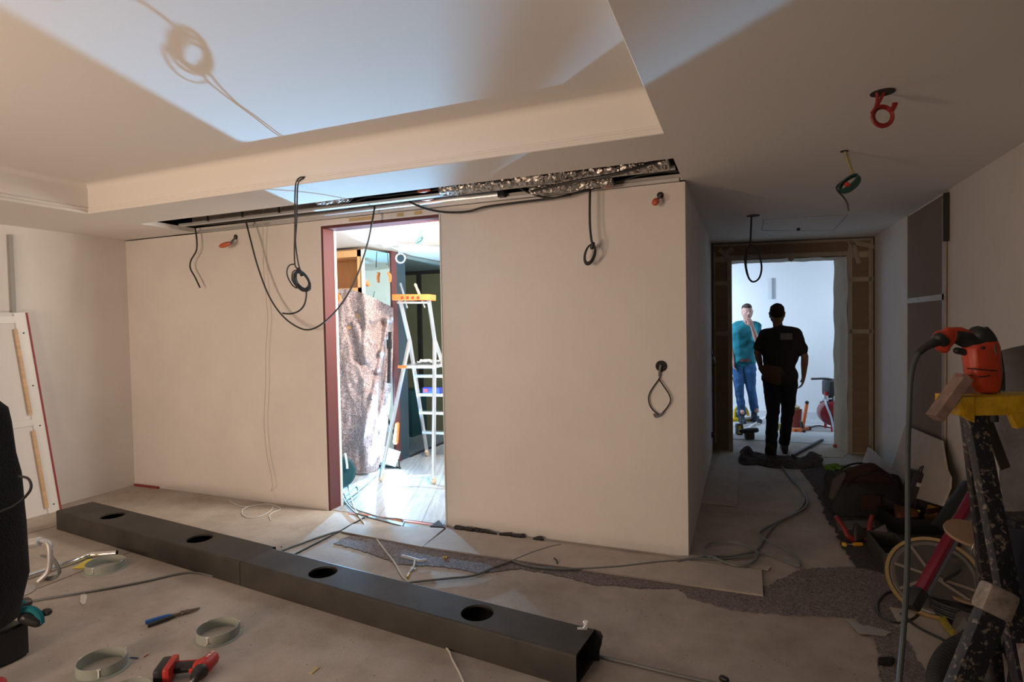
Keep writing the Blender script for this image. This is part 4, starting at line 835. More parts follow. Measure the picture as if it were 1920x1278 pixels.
# cable reel by the doorway, cables on the floor
q = P(645, 915); q = Vector((q.x-.03, q.y, 0)); t = thing('cable_reel', q, 'dark round cable reel standing just inside the doorway', 'reel')
MB().lathe([(0, -.07), (.13, -.07), (.15, -.055), (.15, .055), (.13, .07), (0, .07)], c=q+Vector((-.02, .0, .155)), axis=(.6, -.5, .15)).build('drum', mat('dark_teal_drum', (.01, .05, .055), .35), t)
MB().tube([q+Vector((.0, .05, .30)), q+Vector((.03, .03, .33)), q+Vector((.07, .0, .25)), q+Vector((.09, -.02, .20))], .014).build('handle', M_alu, t)
for k, L in enumerate([[(640, 935), (655, 925), (668, 912), (672, 925), (660, 938), (644, 945), (638, 938)], [(640, 945), (660, 930), (690, 905), (705, 890), (712, 875)], [(638, 920), (646, 938), (655, 950), (668, 962), (690, 968)]]):
    cable('floor_cable', FL(L, .008+.006*k), .006, mat('teal_cable', (.05, .14, .15), .45), ['teal cable curl beside the cable reel', 'teal cable running to the floodlight', 'teal cable coming out under the reel'][k])
MB().bar(P(778, 981, .002), P(834, 945, .002), .002, .02, side=(0, 0, 1)).build('floor_tape', mat('salmon_tape', (.7, .22, .14), .6), label='red line of tape on the laminate inside the doorway', cat='tape', smooth=False)
MB().bar(P(655, 961, .003), P(832, 986, .003), .003, .03, side=(0, 0, 1)).build('floor_tape', MATS['salmon_tape'], label='red tape along the doorway threshold', cat='tape', smooth=False)
b = MB(); b.hull([(P(808, 988, .008), .01), (P(832, 990, .008), .012), (P(822, 978, .01), .008)]); b.wobble(.01, 30); b.build('torn_floor_edge', M_feltd, label='dark torn corner of flooring at the right door jamb', cat='scrap')
slab('grey_threshold', [(683, 968), (700, 968), (822, 997), (812, 1001)], .004, .006, M_greyc, 'dark grey rubber strip along the doorway threshold', 'strip')
# ceiling wires in the back room
for (x, y, L, m, lb) in ((748, 462, [(748, 463), (748, 478)], M_alu, 'silver cable coil hanging from the back room ceiling'), (789, 432, [(789, 433), (790, 443)], MATS['teal_cable'], 'teal wire bundle hanging from the back room ceiling')):
    q = P(x, y, HB); D0 = (q-CAM).dot(FW); t = thing('ceiling_cable', q, lb, 'cable')
    MB().lathe([(.05, 0), (.05, -.004), (0, -.004)], c=q, n=24).build('ceiling_hole', M_white, t); MB().tube([PD(a, c, D0) for a, c in L], .005).build('drop', m, t)
    b = MB(); cx_, cy_ = (751, 484) if x == 748 else (787, 450)
    for k in range(3):
        rx, ry, th = (9, 9, 0) if x == 748 else (8, 3.5, R_(-40))
        b.tube([PD(cx_+(rx-k*.6)*math.cos(a)*math.cos(th)-(ry-k*.6)*math.sin(a)*math.sin(th), cy_+(rx-k*.6)*math.cos(a)*math.sin(th)+(ry-k*.6)*math.sin(a)*math.cos(th), D0+.01*k) for a in [2*math.pi*j/10 for j in range(10)]], .006, closed=True)
    b.build('coil', m, t)
# ================================================================== RIGHT SIDE: LADDER, TOOLS
M_lad = mat('paint_spattered_steel', (.018, .018, .022), .4, vs=16, bump=.1, bs=30)
nt = M_lad.node_tree; bs_ = nt.nodes['Principled BSDF']; tc_ = nt.nodes.new('ShaderNodeTexCoord'); n_ = nt.nodes.new('ShaderNodeTexNoise'); n_.inputs['Scale'].default_value = 55; n_.inputs['Detail'].default_value = 7; n_.inputs['Roughness'].default_value = .7
nt.links.new(tc_.outputs['Object'], n_.inputs['Vector']); r_ = nt.nodes.new('ShaderNodeValToRGB'); r_.color_ramp.elements[0].position = .55; r_.color_ramp.elements[1].position = .60
r_.color_ramp.elements[0].color = (.016, .017, .022, 1); r_.color_ramp.elements[1].color = (.20, .165, .13, 1); nt.links.new(n_.outputs[0], r_.inputs[0]); nt.links.new(r_.outputs[0], bs_.inputs['Base Color'])
LD = 1.65
topz = PD(1860, 742, LD).z
t = thing('step_ladder', (.95, 2.1, 0), 'dark paint-spattered step ladder with a yellow top at the right edge', 'ladder')
c0 = PD(1802, 742, LD); c0.z = topz; f = frame(c0, HX)
b = MB(f); td = .085
b.box((.21, td/2, -.006), (.44, td, .012), None, .004); b.box((.21, -.004, -.028), (.44, .012, .056), None, .005); b.box((.21, td, -.028), (.44, .012, .056), None, .005); b.box((-.003, td/2, -.028), (.014, td, .056), None, .005); b.box((.426, td/2, -.028), (.014, td, .056), None, .005)
b.prism([(.135, -.012, -.05), (.20, -.012, -.05), (.185, -.012, -.085), (.155, -.012, -.095)], (0, .02, 0)); b.prism([(-.012, -.012, -.0), (.03, -.012, .0), (.03, -.012, -.075), (.0, -.012, -.055)], (0, .02, 0))
b.build('top_tray', mat('worn_yellow', (.50, .30, .012), .5, var=.25, vs=18), t)
fa, fb = f @ Vector((.05, .02, -.04)), PD(1925, 1300, 1.50)
fb = fa + (fb-fa)*(fa.z/(fa.z-fb.z)); off = HX*.34
MB().bar(fa, fb+Vector((0, 0, .01)), .052, .028, side=HX, bev=.004).build('front_stile', M_lad, t); MB().bar(fa+off, fb+off*1.25+Vector((0, 0, .01)), .052, .028, side=HX, bev=.004).build('front_stile', M_lad, t)
ra, rb = f @ Vector((.075, .07, -.04)), PD(1850, 1090, 2.0); rb = ra+(rb-ra)*(ra.z/(ra.z-rb.z))
MB().bar(ra, rb+Vector((0, 0, .01)), .04, .025, side=HX, bev=.004).build('rear_stile', M_lad, t); MB().bar(ra+off, rb+off*1.25+Vector((0, 0, .01)), .04, .025, side=HX, bev=.004).build('rear_stile', M_lad, t)
for zz in (.25, .5, .75, 1.0):
    k = 1-zz/fa.z; a = fa.lerp(fb, k); MB().bar(a+HX*.02, a+off*(1+.25*k)-HX*.02, .02, .09, side=(0, 0, 1), bev=.003).build('tread', M_lad, t)
for k in (.3, .75): a, c = ra.lerp(rb, k), ra.lerp(rb, k)+off*(1+.25*k); MB().bar(a, c, .02, .02).build('rear_brace', M_lad, t)
st = fa.lerp(fb, .46); sd = (fb-fa).normalized()
b = MB(); b.bar(st+F0*-.0165, st+sd*.34+F0*-.0165, .03, .002, side=HX); o = b.build('paper_sticker', mat('sticker', (.5, .45, .42), .6, c2=(.3, .2, .2), vs=60), t, smooth=False)
# loose metal plate hanging below the tray, wood block and drill on the tray
b = MB(); b.bar(PD(1842, 765, 1.80), PD(1885, 878, 1.80), .032, .004, side=HX); b.build('metal_strip', mat('dark_strip', (.12, .105, .08), .5, .5), label='flat metal strip hanging down behind the yellow ladder top', cat='strip', smooth=False)
wa, wb = PD(1752, 783, LD), PD(1808, 706, LD)
t = thing('wood_offcut', wb, 'short wooden block hooked over the corner of the yellow ladder top', 'block')
MB().bar(wa, wb, .042, .03, side=FW, bev=.002).build('block', mat('dusty_wood', (.24, .16, .13), .8, var=.25, vs=20), t, smooth=False)
b = MB(); b.prism([PD(1806, 700, LD-.02), PD(1815, 716, LD-.02), PD(1834, 738, LD-.02), PD(1808, 738, LD-.02)], F0*.03); b.build('angle_plate', mat('rust_plate', (.18, .09, .08), .6), t, smooth=False)
# hammer drill standing nose-down
D0 = 1.70
def Q(x, y, d=0): return PD(x, y, D0+d)
t = thing('hammer_drill', PD(1848, 735, D0), 'orange-red corded hammer drill standing nose down on the yellow ladder top', 'drill')
M_dr = mat('drill_orange', (.50, .055, .022), .4, var=.1, vs=25); M_drb = mat('drill_black', (.02, .02, .02), .5, var=.5, vs=30)
def hl(L): return [(Q(x, y), r) for x, y, r in L]
b = MB(); b.hull(hl([(1824, 655, .029), (1850, 650, .032)])+[(Q(1830, 698), .030), (Q(1855, 700), .031)]); b.hull(hl([(1830, 695, .031), (1856, 695, .030), (1840, 722, .024), (1860, 724, .022)])); b.build('motor_body', M_dr, t)
b = MB(); b.hull(hl([(1833, 628, .028), (1848, 640, .028), (1860, 660, .022)])); b.hull(hl([(1858, 660, .022), (1869, 700, .014), (1871, 727, .012), (1866, 690, .02)])); b.build('gear_cover', M_drb, t)
b = MB(); b.hull(hl([(1792, 630, .020), (1812, 634, .022), (1835, 648, .026)])); b.build('grip', M_drb, t)
b = MB(); b.hull(hl([(1762, 631, .019), (1778, 628, .019), (1770, 652, .016), (1763, 648, .016)])); b.hull(hl([(1775, 621, .012), (1800, 620, .012), (1820, 628, .012)])); b.hull(hl([(1800, 622, .012), (1826, 645, .014)])); b.hull(hl([(1776, 642, .016), (1786, 628, .017)])); b.build('handle_shell', M_dr, t)
b = MB(); b.hull(hl([(1794, 657, .010), (1818, 662, .011)])); b.build('trigger', M_drb, t)
b = MB(); b.tube([Q(1764, 637, -.02), Q(1750, 643, -.02), Q(1736, 650, -.02), Q(1722, 662, -.02)], lambda u: .015-.006*u, n=12); b.hull([(Q(1760, 633, -.02), .016), (Q(1768, 640, -.02), .016)]); b.build('cord_sleeve', M_drb, t)
MB().tube([Q(1724, 660, -.02), Q(1713, 685, -.03), Q(1707, 720, -.04), Q(1704, 790, -.06), Q(1702, 860, -.1), Q(1702, 940, -.14), Q(1702, 1010, -.18), Q(1700, 1090, -.22), Q(1695, 1170, -.26), Q(1690, 1230, -.28), Q(1684, 1300, -.30), PD(1676, 1420, 1.4)], .0068, n=10).build('power_cord', mat('cord_greenish', (.05, .06, .06), .45), t)
for pts in ([Q(1813, 690, -.033), Q(1842, 693, -.040), Q(1870, 695, -.030)], [Q(1816, 703, -.032), Q(1825, 705, -.036)], [Q(1834, 706, -.037), Q(1845, 706, -.038), Q(1856, 704, -.036)]): MB().tube(pts, .0016).build('vent_slot', M_drb, t)
MB().hull([(Q(1843, 652, -.031), .005)]).build('screw', M_drb, t)
MB().tube([Q(1846, 616, -.01), Q(1861, 634, -.01), Q(1871, 665, -.008), Q(1876, 700, -.006), Q(1877, 732, -.004)], lambda u: .010, n=10).build('side_strip', M_drb, t)
MB().hull([(Q(1864, 655, -.028), (.006, .003, .018)), (Q(1868, 685, -.026), (.005, .003, .015))]).build('type_plate', mat('dusty_label', (.10, .09, .085), .7, var=.4, vs=60), t)
b = MB(); b.cyl(PD(1862, 738, 1.72), PD(1864, 772, 1.74), .020, .018); b.cyl(PD(1864, 772, 1.74), PD(1865, 790, 1.74), .010, .010); b.build('chuck', M_drb, t)
# leaning leg with grey cap
la, lb = PD(1872, 1112, 1.38), PD(1800, 1290, 1.36); lb = la+(lb-la)*(la.z/(la.z-lb.z))
t = thing('capped_leg', lb, 'dark spattered metal leg with a grey end cap leaning against the ladder', 'leg')
MB().bar(la, lb, .062, .03, side=HX, bev=.004).build('rail', M_lad, t); MB().bar(la+(la-lb).normalized()*.015, la-(la-lb).normalized()*.055, .078, .042, side=HX, bev=.012).build('end_cap', mat('grey_cap', (.24, .21, .18), .5, var=.3, vs=40), t)
# tool bags against the right wall
M_bag = mat('bag_black', (.018, .017, .017), .85, bump=.4, bs=40); M_bagr = mat('bag_red', (.03, .009, .008), .9)
q = P(1628, 962); f = frame(q, HX.lerp(F0, -.25)); t = thing('tool_bag', q, 'slumped black and dark red tool bag on the corridor floor', 'bag', M=f)
b = MB(f); b.hull([((-.26, -.12, .06), .05), ((.22, -.12, .06), .05), ((-.24, .14, .06), .05), ((.22, .14, .06), .05), ((-.24, .1, .26), .05), ((.2, .06, .24), .06), ((-.2, -.05, .24), .05)]); b.wobble(.03, 9); b.wobble(.008, 40); b.build('body', M_bag, t, auto=70)
b = MB(f); b.hull([((-.18, -.05, .30), .06), ((.0, -.02, .36), .07), ((.12, 0, .28), .06)]); b.wobble(.03, 10, 4); b.build('flap', M_bagr, t, auto=70)
for s_ in (-1, 1): MB(f).tube([(-.2, -.10*s_, .22), (-.14, -.14*s_, .33), (.0, -.15*s_, .37), (.12, -.14*s_, .32), (.18, -.1*s_, .22)], .012, flat=.5).build('strap', M_black, t)
b = MB(f); b.box((-.05, -.176, .14), (.14, .02, .12), None, .01); b.build('front_pocket', M_bagr, t)
b = MB(f); b.hull([((-.27, -.1, .28), .03), ((-.22, -.12, .34), .02), ((-.30, -.1, .15), .025)]); b.build('side_pouch', mat('grey_pouch', (.06, .055, .055), .9), t)
q = P(1714, 982); f = frame(q, HX.lerp(F0, -.35)) @ Matrix.Rotation(R_(14), 4, 'Y'); t = thing('black_case', q, 'upright black tool case with a yellow label leaning beside the tool bag', 'case', M=f)
MB(f).box((-.0, .0, .20), (.25, .12, .40), None, .02).build('shell', M_black, t); MB(f).tube([(-.06, 0, .39), (-.05, 0, .44), (.05, 0, .44), (.06, 0, .39)], .012).build('handle', M_black, t)
MB(f).box((.06, -.062, .12), (.075, .004, .13), None).build('label', mat('yellow_label', (.45, .22, .02), .5, c2=(.12, .06, .02), vs=70), t, label='yellow printed label')
for sx in (-.07, .07): MB(f).box((sx, -.064, .31), (.035, .01, .03), None, .003).build('latch', M_aludull, t)
# board offcuts leaning on the wall
def lean(nm, L, m, label, cat, th=.012):
    pts = []
    for x, y in L:
        # base rests on the floor 0.2 m from the wall, top against it
        p = PX(x, y, XR-.07); k = max(0, min(1, 1-p.z/.8)); p = PX(x, y, XR-.05-.17*k); p.z = max(p.z, .004); pts.append(p)
    MB().prism(pts, (.012, 0, 0)).build(nm, m, label=label, cat=cat, smooth=False)
lean('board_offcut', [(1697, 797), (1765, 826), (1774, 880), (1781, 895), (1780, 915), (1765, 948), (1690, 925), (1672, 878)], M_mdf, 'big irregular fibreboard offcut leaning on the right wall', 'board')
lean('small_offcut', [(1627, 838), (1640, 848), (1690, 895), (1680, 915), (1640, 895), (1616, 868)], mat('pinkish_board', (.52, .42, .38), .8), 'small pale pink-stained board offcut behind the tool bag', 'board')
# tool roll: red grips and yellow screwdriver
q = P(1612, 1018); f = frame(q, HX); t = thing('red_clamps', q, 'pair of red handled clamps on the felt runner', 'clamp', M=f)
for s_ in (-1, 1):
    b = MB(f); b.tube([(-.0+.03*s_, 0, .02), (.075*s_, .01, .05), (.09*s_, .04, .10), (.13*s_, .07, .17)], lambda u: .024-.010*u); b.build('handle', mat('dull_red', (.20, .018, .014), .5), t)
b = MB(f); b.hull([((-.03, 0, .03), .025), ((.04, .02, .05), .03), ((.0, .04, .11), .02)]); b.build('jaw', mat('tool_steel2', (.05, .045, .04), .5, .5), t)
q = P(1598, 1020, .02); f = frame(q, HX); t = thing('screwdriver', q, 'yellow handled screwdriver lying before the red clamps', 'screwdriver', M=f)
MB(f).lathe([(0, 0), (.012, .003), (.014, .03), (.011, .06), (.006, .07)], c=(.07, 0, 0), axis=(-1, 0, 0)).build('handle', mat('amber_plastic', (.6, .3, .01), .3), t); MB(f).cyl((.0, 0, 0), (-.05, 0, 0), .003).build('shaft', M_aludull, t); MB(f).box((-.055, 0, 0), (.02, .03, .025), None, .004).build('tip_guard', M_yellow, t)
b = MB(); b.prism([P(1632, 1000, .02), P(1660, 985, .03), P(1668, 1010, .02), P(1645, 1022, .02)], (0, 0, .012)); b.build('white_card', mat('dull_card', (.4, .35, .33), .8), label='pale folded card beside the red clamps', cat='card')
q = P(1585, 995, .01); slab('plastic_sheet', [(1568, 980), (1600, 976), (1640, 978), (1640, 988), (1600, 992), (1574, 994)], .012, .006, mat('film', (.22, .24, .24), .15), 'crumpled clear plastic sheet at the edge of the felt runner', 'plastic', .006)
# low open tray of tools with yellow knife
q = P(1745, 992); f = frame(q, HX.lerp(F0, -.15)); t = thing('tool_tray', q, 'low black open tool tray in front of the black case', 'tray', M=f)
b = MB(f); b.box((-.05, 0, .01), (.50, .28, .02)); b.box((-.05, -.14, .06), (.50, .012, .12)); b.box((-.05, .14, .06), (.5, .012, .12)); b.box((-.30, 0, .06), (.012, .28, .12)); b.box((.20, 0, .06), (.012, .28, .12)); b.build('tray', M_black, t, smooth=False)
f2 = f; b = MB(f); b.hull([((.06, -.05, .15), .016), ((.14, -.03, .20), .014)]); o = b.build('yellow_knife', M_yellow, label='yellow and black utility knife sticking out of the tool tray', cat='knife'); b = MB(f); b.hull([((.14, -.03, .2), .016), ((.17, -.02, .215), .014)]); b.build('knife_end', M_black, o)
b = MB(f); b.hull([((-.14, -.05, .13), .014), ((-.11, -.05, .15), .012)]); b.build('yellow_plug', M_yellow, label='small yellow fitting in the tool tray', cat='fitting')
b = MB(f); b.hull([((-.02, 0, .13), .02), ((.06, .02, .14), .018)]); b.bar((-.12, .0, .12), (-.06, .05, .22), .012, .012); b.build('red_grip_tool', M_bagr, label='dark red handled tool in the tool tray', cat='tool')
b = MB(f); b.hull([((-.26, -.10, .13), .03), ((-.16, -.08, .14), .035), ((-.22, 0, .15), .03)]); b.wobble(.01, 30); b.build('leather_pouch', mat('leather', (.10, .03, .012), .7), label='brown leather pouch at the left end of the tool tray', cat='pouch')
# box with orange knife
q = P(1668, 1052); f = frame(q, HX.lerp(F0, -.5)); t = thing('dark_bin', q, 'narrow dark grey bin with an orange knife hooked on its rim', 'bin', M=f)
b = MB(f); b.box((0, .0, .01), (.16, .4, .02)); b.box((-.08, 0, .06), (.012, .4, .13), None, .004); b.box((.08, 0, .06), (.012, .4, .13), None, .004); b.box((0, -.2, .06), (.16, .012, .13), None, .004); b.box((0, .2, .06), (.16, .012, .13), None, .004); b.build('tub', mat('dark_grey_plastic', (.04, .038, .036), .6), t)
b = MB(f); b.hull([((.02, -.215, .16), .012), ((.0, -.23, .08), .012)]); b.hull([((.05, -.215, .16), .01), ((.055, -.225, .11), .01)]); o = b.build('orange_knife', M_orange, label='orange handled cutter hooked over the dark bin', cat='knife'); MB(f).hull([((.02, -.213, .175), .016), ((.045, -.21, .175), .014)]).build('pink_hinge', mat('pink_cap', (.5, .35, .33), .6), o)
# round reel with yellow rim, tilted
qc = PD(1750, 1058, 3.05); ax = (CAM-qc).normalized().lerp(Vector((0, 0, 1)), .30).normalized(); R0 = .215
x_ = ax.orthogonal().normalized(); y_ = ax.cross(x_); low = min((qc+x_*math.cos(a)*R0+y_*math.sin(a)*R0).z for a in [k*.1 for k in range(63)]); qc.z += max(0, .012-low) - max(0, low-.012)
t = thing('cable_drum', (qc.x, qc.y, 0), 'large round drum disc with a yellow rim leaning among the tools', 'drum')
MB().lathe([(R0-.016, -.012), (R0, -.014), (R0+.004, 0), (R0, .014), (R0-.016, .012)], n=64, c=qc, axis=ax, closed=True).build('rim', mat('yellow_rim', (.33, .23, .09), .5), t)
MB().lathe([(0, -.006), (R0-.016, -.006), (R0-.016, .004), (0, .004)], n=64, c=qc, axis=ax).build('disc', mat('smoky_disc', (.045, .045, .046), .3), t)
MB().lathe([(R0*.80, .006), (R0*.86, .01), (R0*.9, .006)], n=64, c=qc, axis=ax).build('ring', mat('rim_inner', (.12, .11, .1), .4), t)
uu = (UP-ax*UP.dot(ax)).normalized(); ss = uu.cross(ax)
for a in (125, 170, -10, 215, 330):
    d_ = ss*math.cos(R_(a))+uu*math.sin(R_(a)); MB().bar(qc+ax*.012, qc+ax*.012+d_*R0*.82, .008, .014, side=ax).build('spoke', mat('spoke_beige', (.22, .18, .15), .5), t)
MB().lathe([(0, .028), (.02, .026), (.024, .01), (.03, .0)], n=20, c=qc, axis=ax).build('hub', MATS['spoke_beige'], t)
# long level tube, red and blue-grey
la, lb = PD(1716, 1122, 2.55), PD(1836, 905, 2.75)
t = thing('level_tube', la, 'long dark red and blue-grey tube leaning across the drum towards the ladder', 'tube')
dd = (lb-la).normalized(); sp = RT*.0+UP.cross(dd).normalized()
pr = dd.cross(FW).normalized()
b = MB(); b.bar(la, lb, .024, .05, side=pr, bev=.008); b.build('red_side', mat('crimson', (.17, .01, .03), .3), t)
b = MB(); b.bar(la-pr*.0225, lb-pr*.0225, .020, .046, side=pr, bev=.006); b.build('grey_side', mat('blue_grey', (.12, .14, .19), .3), t)
b = MB(); b.bar(la-dd*.05, la+dd*.05, .05, .06, side=pr, bev=.012); b.build('end_cap', M_black, t)
# long black rail behind
MB().bar(PD(1755, 990, 3.6), PD(1816, 905, 3.7), .05, .05, side=pr, bev=.006).build('black_rail', M_black, label='black square rail leaning behind the red tube', cat='rail')
# pole with wooden disc and purple head
pa_, pb_ = PD(1850, 1150, 2.25), PD(1848, 1020, 2.3); pa_ = pb_+(pa_-pb_)*(pb_.z/(pb_.z-pa_.z))
t = thing('spool_pole', pa_, 'upright dark pole with a wooden disc and a purple knob beside the ladder', 'pole')
MB().cyl(pa_, pb_, .034, .034, 20).build('pole', mat('dusty_black', (.05, .045, .045), .7, var=.4, vs=30), t)
MB().lathe([(0, 0), (.088, 0), (.09, .006), (.088, .012), (0, .012)], n=40, c=PD(1818, 1002, 2.35), axis=(.1, -.3, 1)).build('wood_disc', mat('dull_wood', (.30, .20, .12), .7, var=.1, vs=5), t)
MB().hull([(PD(1842, 1006, 2.22), .034), (PD(1850, 1014, 2.22), .034)]).build('knob', mat('purple_knob', (.18, .09, .12), .5), t)
b = MB(); b.tube([PD(1830, 1015, 2.18), PD(1822, 1030, 2.18), PD(1828, 1045, 2.2)], .002); b.tube([PD(1838, 1015, 2.17), PD(1834, 1030, 2.17), PD(1838, 1042, 2.19)], .002); b.build('wire_bail', M_chrome, t)
# spool of black cable with wooden flange
q = P(1800, 1155); f = frame(q, HX); t = thing('cable_spool', q, 'spool of black cable with a wooden flange lying by the ladder', 'spool', M=f)
b = MB(f)
for k in range(7): b.tube([((.155-.006*(k % 2))*math.cos(a), (.155-.006*(k % 2))*math.sin(a), .012+.014*k) for a in [2*math.pi*j/20 for j in range(20)]], .009, closed=True, sub=2)
b.lathe([(0, .0), (.14, .0), (.14, .1), (0, .1)]); b.build('cable_winding', M_cable, t)
MB(f).lathe([(0, .11), (.11, .11), (.11, .122), (0, .122)], n=40, c=(.05, -.02, 0)).build('flange', MATS['dull_wood'], t); MB(f).tube([(.02, -.02, .126), (.05, -.05, .132), (.10, -.05, .128)], .004).build('cord_end', M_cable, t)
# plastic bag, yellow tape, hose
q = P(1815, 1195, .0); b = MB(); b.hull([(q+Vector((0, 0, .05)), .06), (q+HX*.1+Vector((0, 0, .05)), .055), (q-HX*.06+Vector((0, 0, .03)), .03)]); b.wobble(.025, 14); b.build('plastic_bag', mat('dusty_film', (.10, .09, .08), .4), label='crumpled dusty plastic bag behind the vacuum hose', cat='bag')
b = MB(); b.tube([P(1751, 1130, .03), P(1762, 1150, .03), P(1775, 1172, .035), P(1795, 1196, .03)], .018, flat=.3); b.build('warning_tape', mat('yellow_film', (.42, .33, .02), .4, c2=(.16, .14, .05), vs=40), label='crumpled yellow tape in front of the cable spool', cat='tape')
hp_ = [P(1850, 1190, .12), P(1815, 1200, .06), P(1785, 1215, .045), P(1765, 1240, .04), P(1756, 1270, .04), P(1764, 1300, .04), P(1785, 1330, .04)]
b = MB(); pth = smooth_path(hp_, 26); N_ = len(pth); b.tube(pth, lambda u: .036+.0025*math.sin(u*N_*1.2), n=18, sub=1); b.build('vacuum_hose', mat('hose_grey', (.035, .036, .035), .6), label='thick ribbed grey vacuum hose curving at the bottom right', cat='hose')
cable('drum_cable', [P(1802, 1068, .3), P(1775, 1085, .2), P(1745, 1100, .05), P(1700, 1110, .01), P(1665, 1110, .01), P(1645, 1130, .01), P(1650, 1155, .01), P(1680, 1168, .01), P(1715, 1158, .01), P(1735, 1130, .01), P(1742, 1105, .02)], .008, M_cable, 'black cable looping out from under the red tube')
cable('drum_cable', [P(1690, 1150, .012), P(1720, 1175, .012), P(1765, 1198, .012), P(1800, 1215, .012)], .008, M_cable, 'black cable crossing the fibreboard towards the hose')
b = MB(); b.hull([(PD(1847, 905, 2.6), .025), (PD(1850, 965, 2.6), .02), (PD(1845, 935, 2.6), .03)]); b.build('orange_handle_tool', mat('dull_orange', (.4, .08, .03), .6), label='dull orange tool handle standing behind the ladder stile', cat='tool')
# felt pile in the corridor, green glove, stick
b = MB(); pile = [P(x, y, 0) for x, y in [(1388, 858), (1420, 862), (1460, 868), (1500, 870), (1540, 868)]]
def pilef(u, v):
    a = interp_pts(pile, u); h = .01+.11*max(0, math.sin(v*math.pi))*(.55+.9*noise.noise(Vector((u*5, v*2, 4))))+.02*noise.noise(Vector((u*14, v*9, 1)))
    return a+Vector((.03*noise.noise(Vector((u*7, v*5, 2))), (v-.5)*(.62-.25*u)+.05*noise.noise(Vector((u*6, v*3, 9))), max(.008, h)))
def interp_pts(L, u):
    k = u*(len(L)-1); i = min(int(k), len(L)-2); return L[i].lerp(L[i+1], k-i)
b.grid(pilef, 70, 40, .006); b.build('felt_heap', M_feltd, label='rumpled dark felt heap across the corridor floor', cat='felt')
q = P(1552, 876, .03); b = MB()
b.hull([(q, .035), (q+Vector((.08, .03, .01)), .03)])
for k in range(4): b.hull([(q+Vector((.08, .04-.03*k, .01)), .014), (q+Vector((.17, .06-.045*k, .0)), .012)])
b.hull([(q+Vector((.0, -.03, 0)), .014), (q+Vector((.05, -.09, 0)), .012)]); b.wobble(.008, 25); b.build('green_glove', mat('lime_fabric', (.09, .20, .02), .8), label='lime green work glove on the felt heap', cat='glove')
MB().bar(P(1486, 853, .02), P(1542, 824, .02), .02, .03).build('dark_stick', mat('dark_stick', (.05, .05, .05), .6), label='dark straight stick lying in the wrapped doorway', cat='stick')
b = MB(); q = P(1565, 835, .02); b.hull([(q, .022), (q+Vector((.06, -.02, 0)), .02)]); b.build('orange_scrap', mat('orange_scrap', (.5, .1, .03), .6), label='orange crumpled scrap at the right foot of the wrapped doorway', cat='scrap')
slab('paper_edge', [(1515, 850), (1560, 838), (1590, 850), (1580, 858), (1530, 856)], .002, .003, M_paper, 'wrinkled masking paper on the floor at the right of the wrapped doorway', 'paper', .01)

b = MB(); q = P(1664, 1242, .01); b.hull([(q+Vector((random.uniform(-.03, .03), random.uniform(-.03, .03), .004)), .010) for _ in range(8)]); b.wobble(.015, 40); b.wobble(.012, 90); b.build('fluff_clump', mat('black_fluff', (.012, .01, .01), 1), label='dark fluffy clump on the felt strip near the bottom', cat='fluff')
# ================================================================== PEOPLE
def hand(b, w, d, n, s=1, curl=.5):
    """five fingered hand: w wrist, d direction of the fingers, n palm normal, s thumb side"""
    d = d.normalized(); n = (n-d*n.dot(d)).normalized(); x = d.cross(n)*s
    b.hull([(w, .024), (w+d*.05+x*.026, .019), (w+d*.05-x*.026, .018), (w+d*.085+x*.028, .013), (w+d*.08-x*.03, .012)])
    for k, L in enumerate((.072, .08, .075, .06)):
        o = w+d*.085+x*(.030-.0205*k); a1 = d*math.cos(curl*.5)+n*math.sin(curl*.5); a2 = d*math.cos(curl*1.3)+n*math.sin(curl*1.3)
        m_ = o+a1*L*.5; b.hull([(o, .0105), (m_, .0095)]); b.hull([(m_, .0095), (m_+a2*L*.5, .008)])
    o = w+d*.03+x*.028; m_ = o+(x*.7+d*.7+n*.3).normalized()*.045; b.hull([(o, .014), (m_, .0115)]); b.hull([(m_, .0115), (m_+(x*.25+d*.95+n*.3).normalized()*.033, .0095)])
def legs(b, hip, knee, ank, k=1.0, up=1.0):
    b.hull([(hip, .088*k), (knee, .060*k)]); b.hull([(knee, .060*k), (knee.lerp(ank, .3), .058*k), (ank, .040*k)])
def shoe(M, ank, d, lift=0):
    b = MB(); d = Vector((d[0], d[1], 0)).normalized(); a = Vector((ank.x, ank.y, lift)); s_ = Vector((-d.y, d.x, 0))
    b.hull([(a-d*.06+Vector((0, 0, .04)), .036), (a+Vector((0, 0, .09)), .045), (a+d*.06+Vector((0, 0, .045)), .042)]); b.hull([(a+d*.06+Vector((0, 0, .042)), .042), (a+d*.15+s_*.01+Vector((0, 0, .034)), .036), (a+d*.14-s_*.01+Vector((0, 0, .034)), .034)])
    b.hull([(a+Vector((0, 0, .09)), .046), (ank+Vector((0, 0, .05)), .048)]); b.hull([(a-d*.07+Vector((0, 0, .012)), .03), (a+d*.16+Vector((0, 0, .012)), .034)]); 
    for v in b.bm.verts: v.co.z = max(v.co.z, lift)
    return b
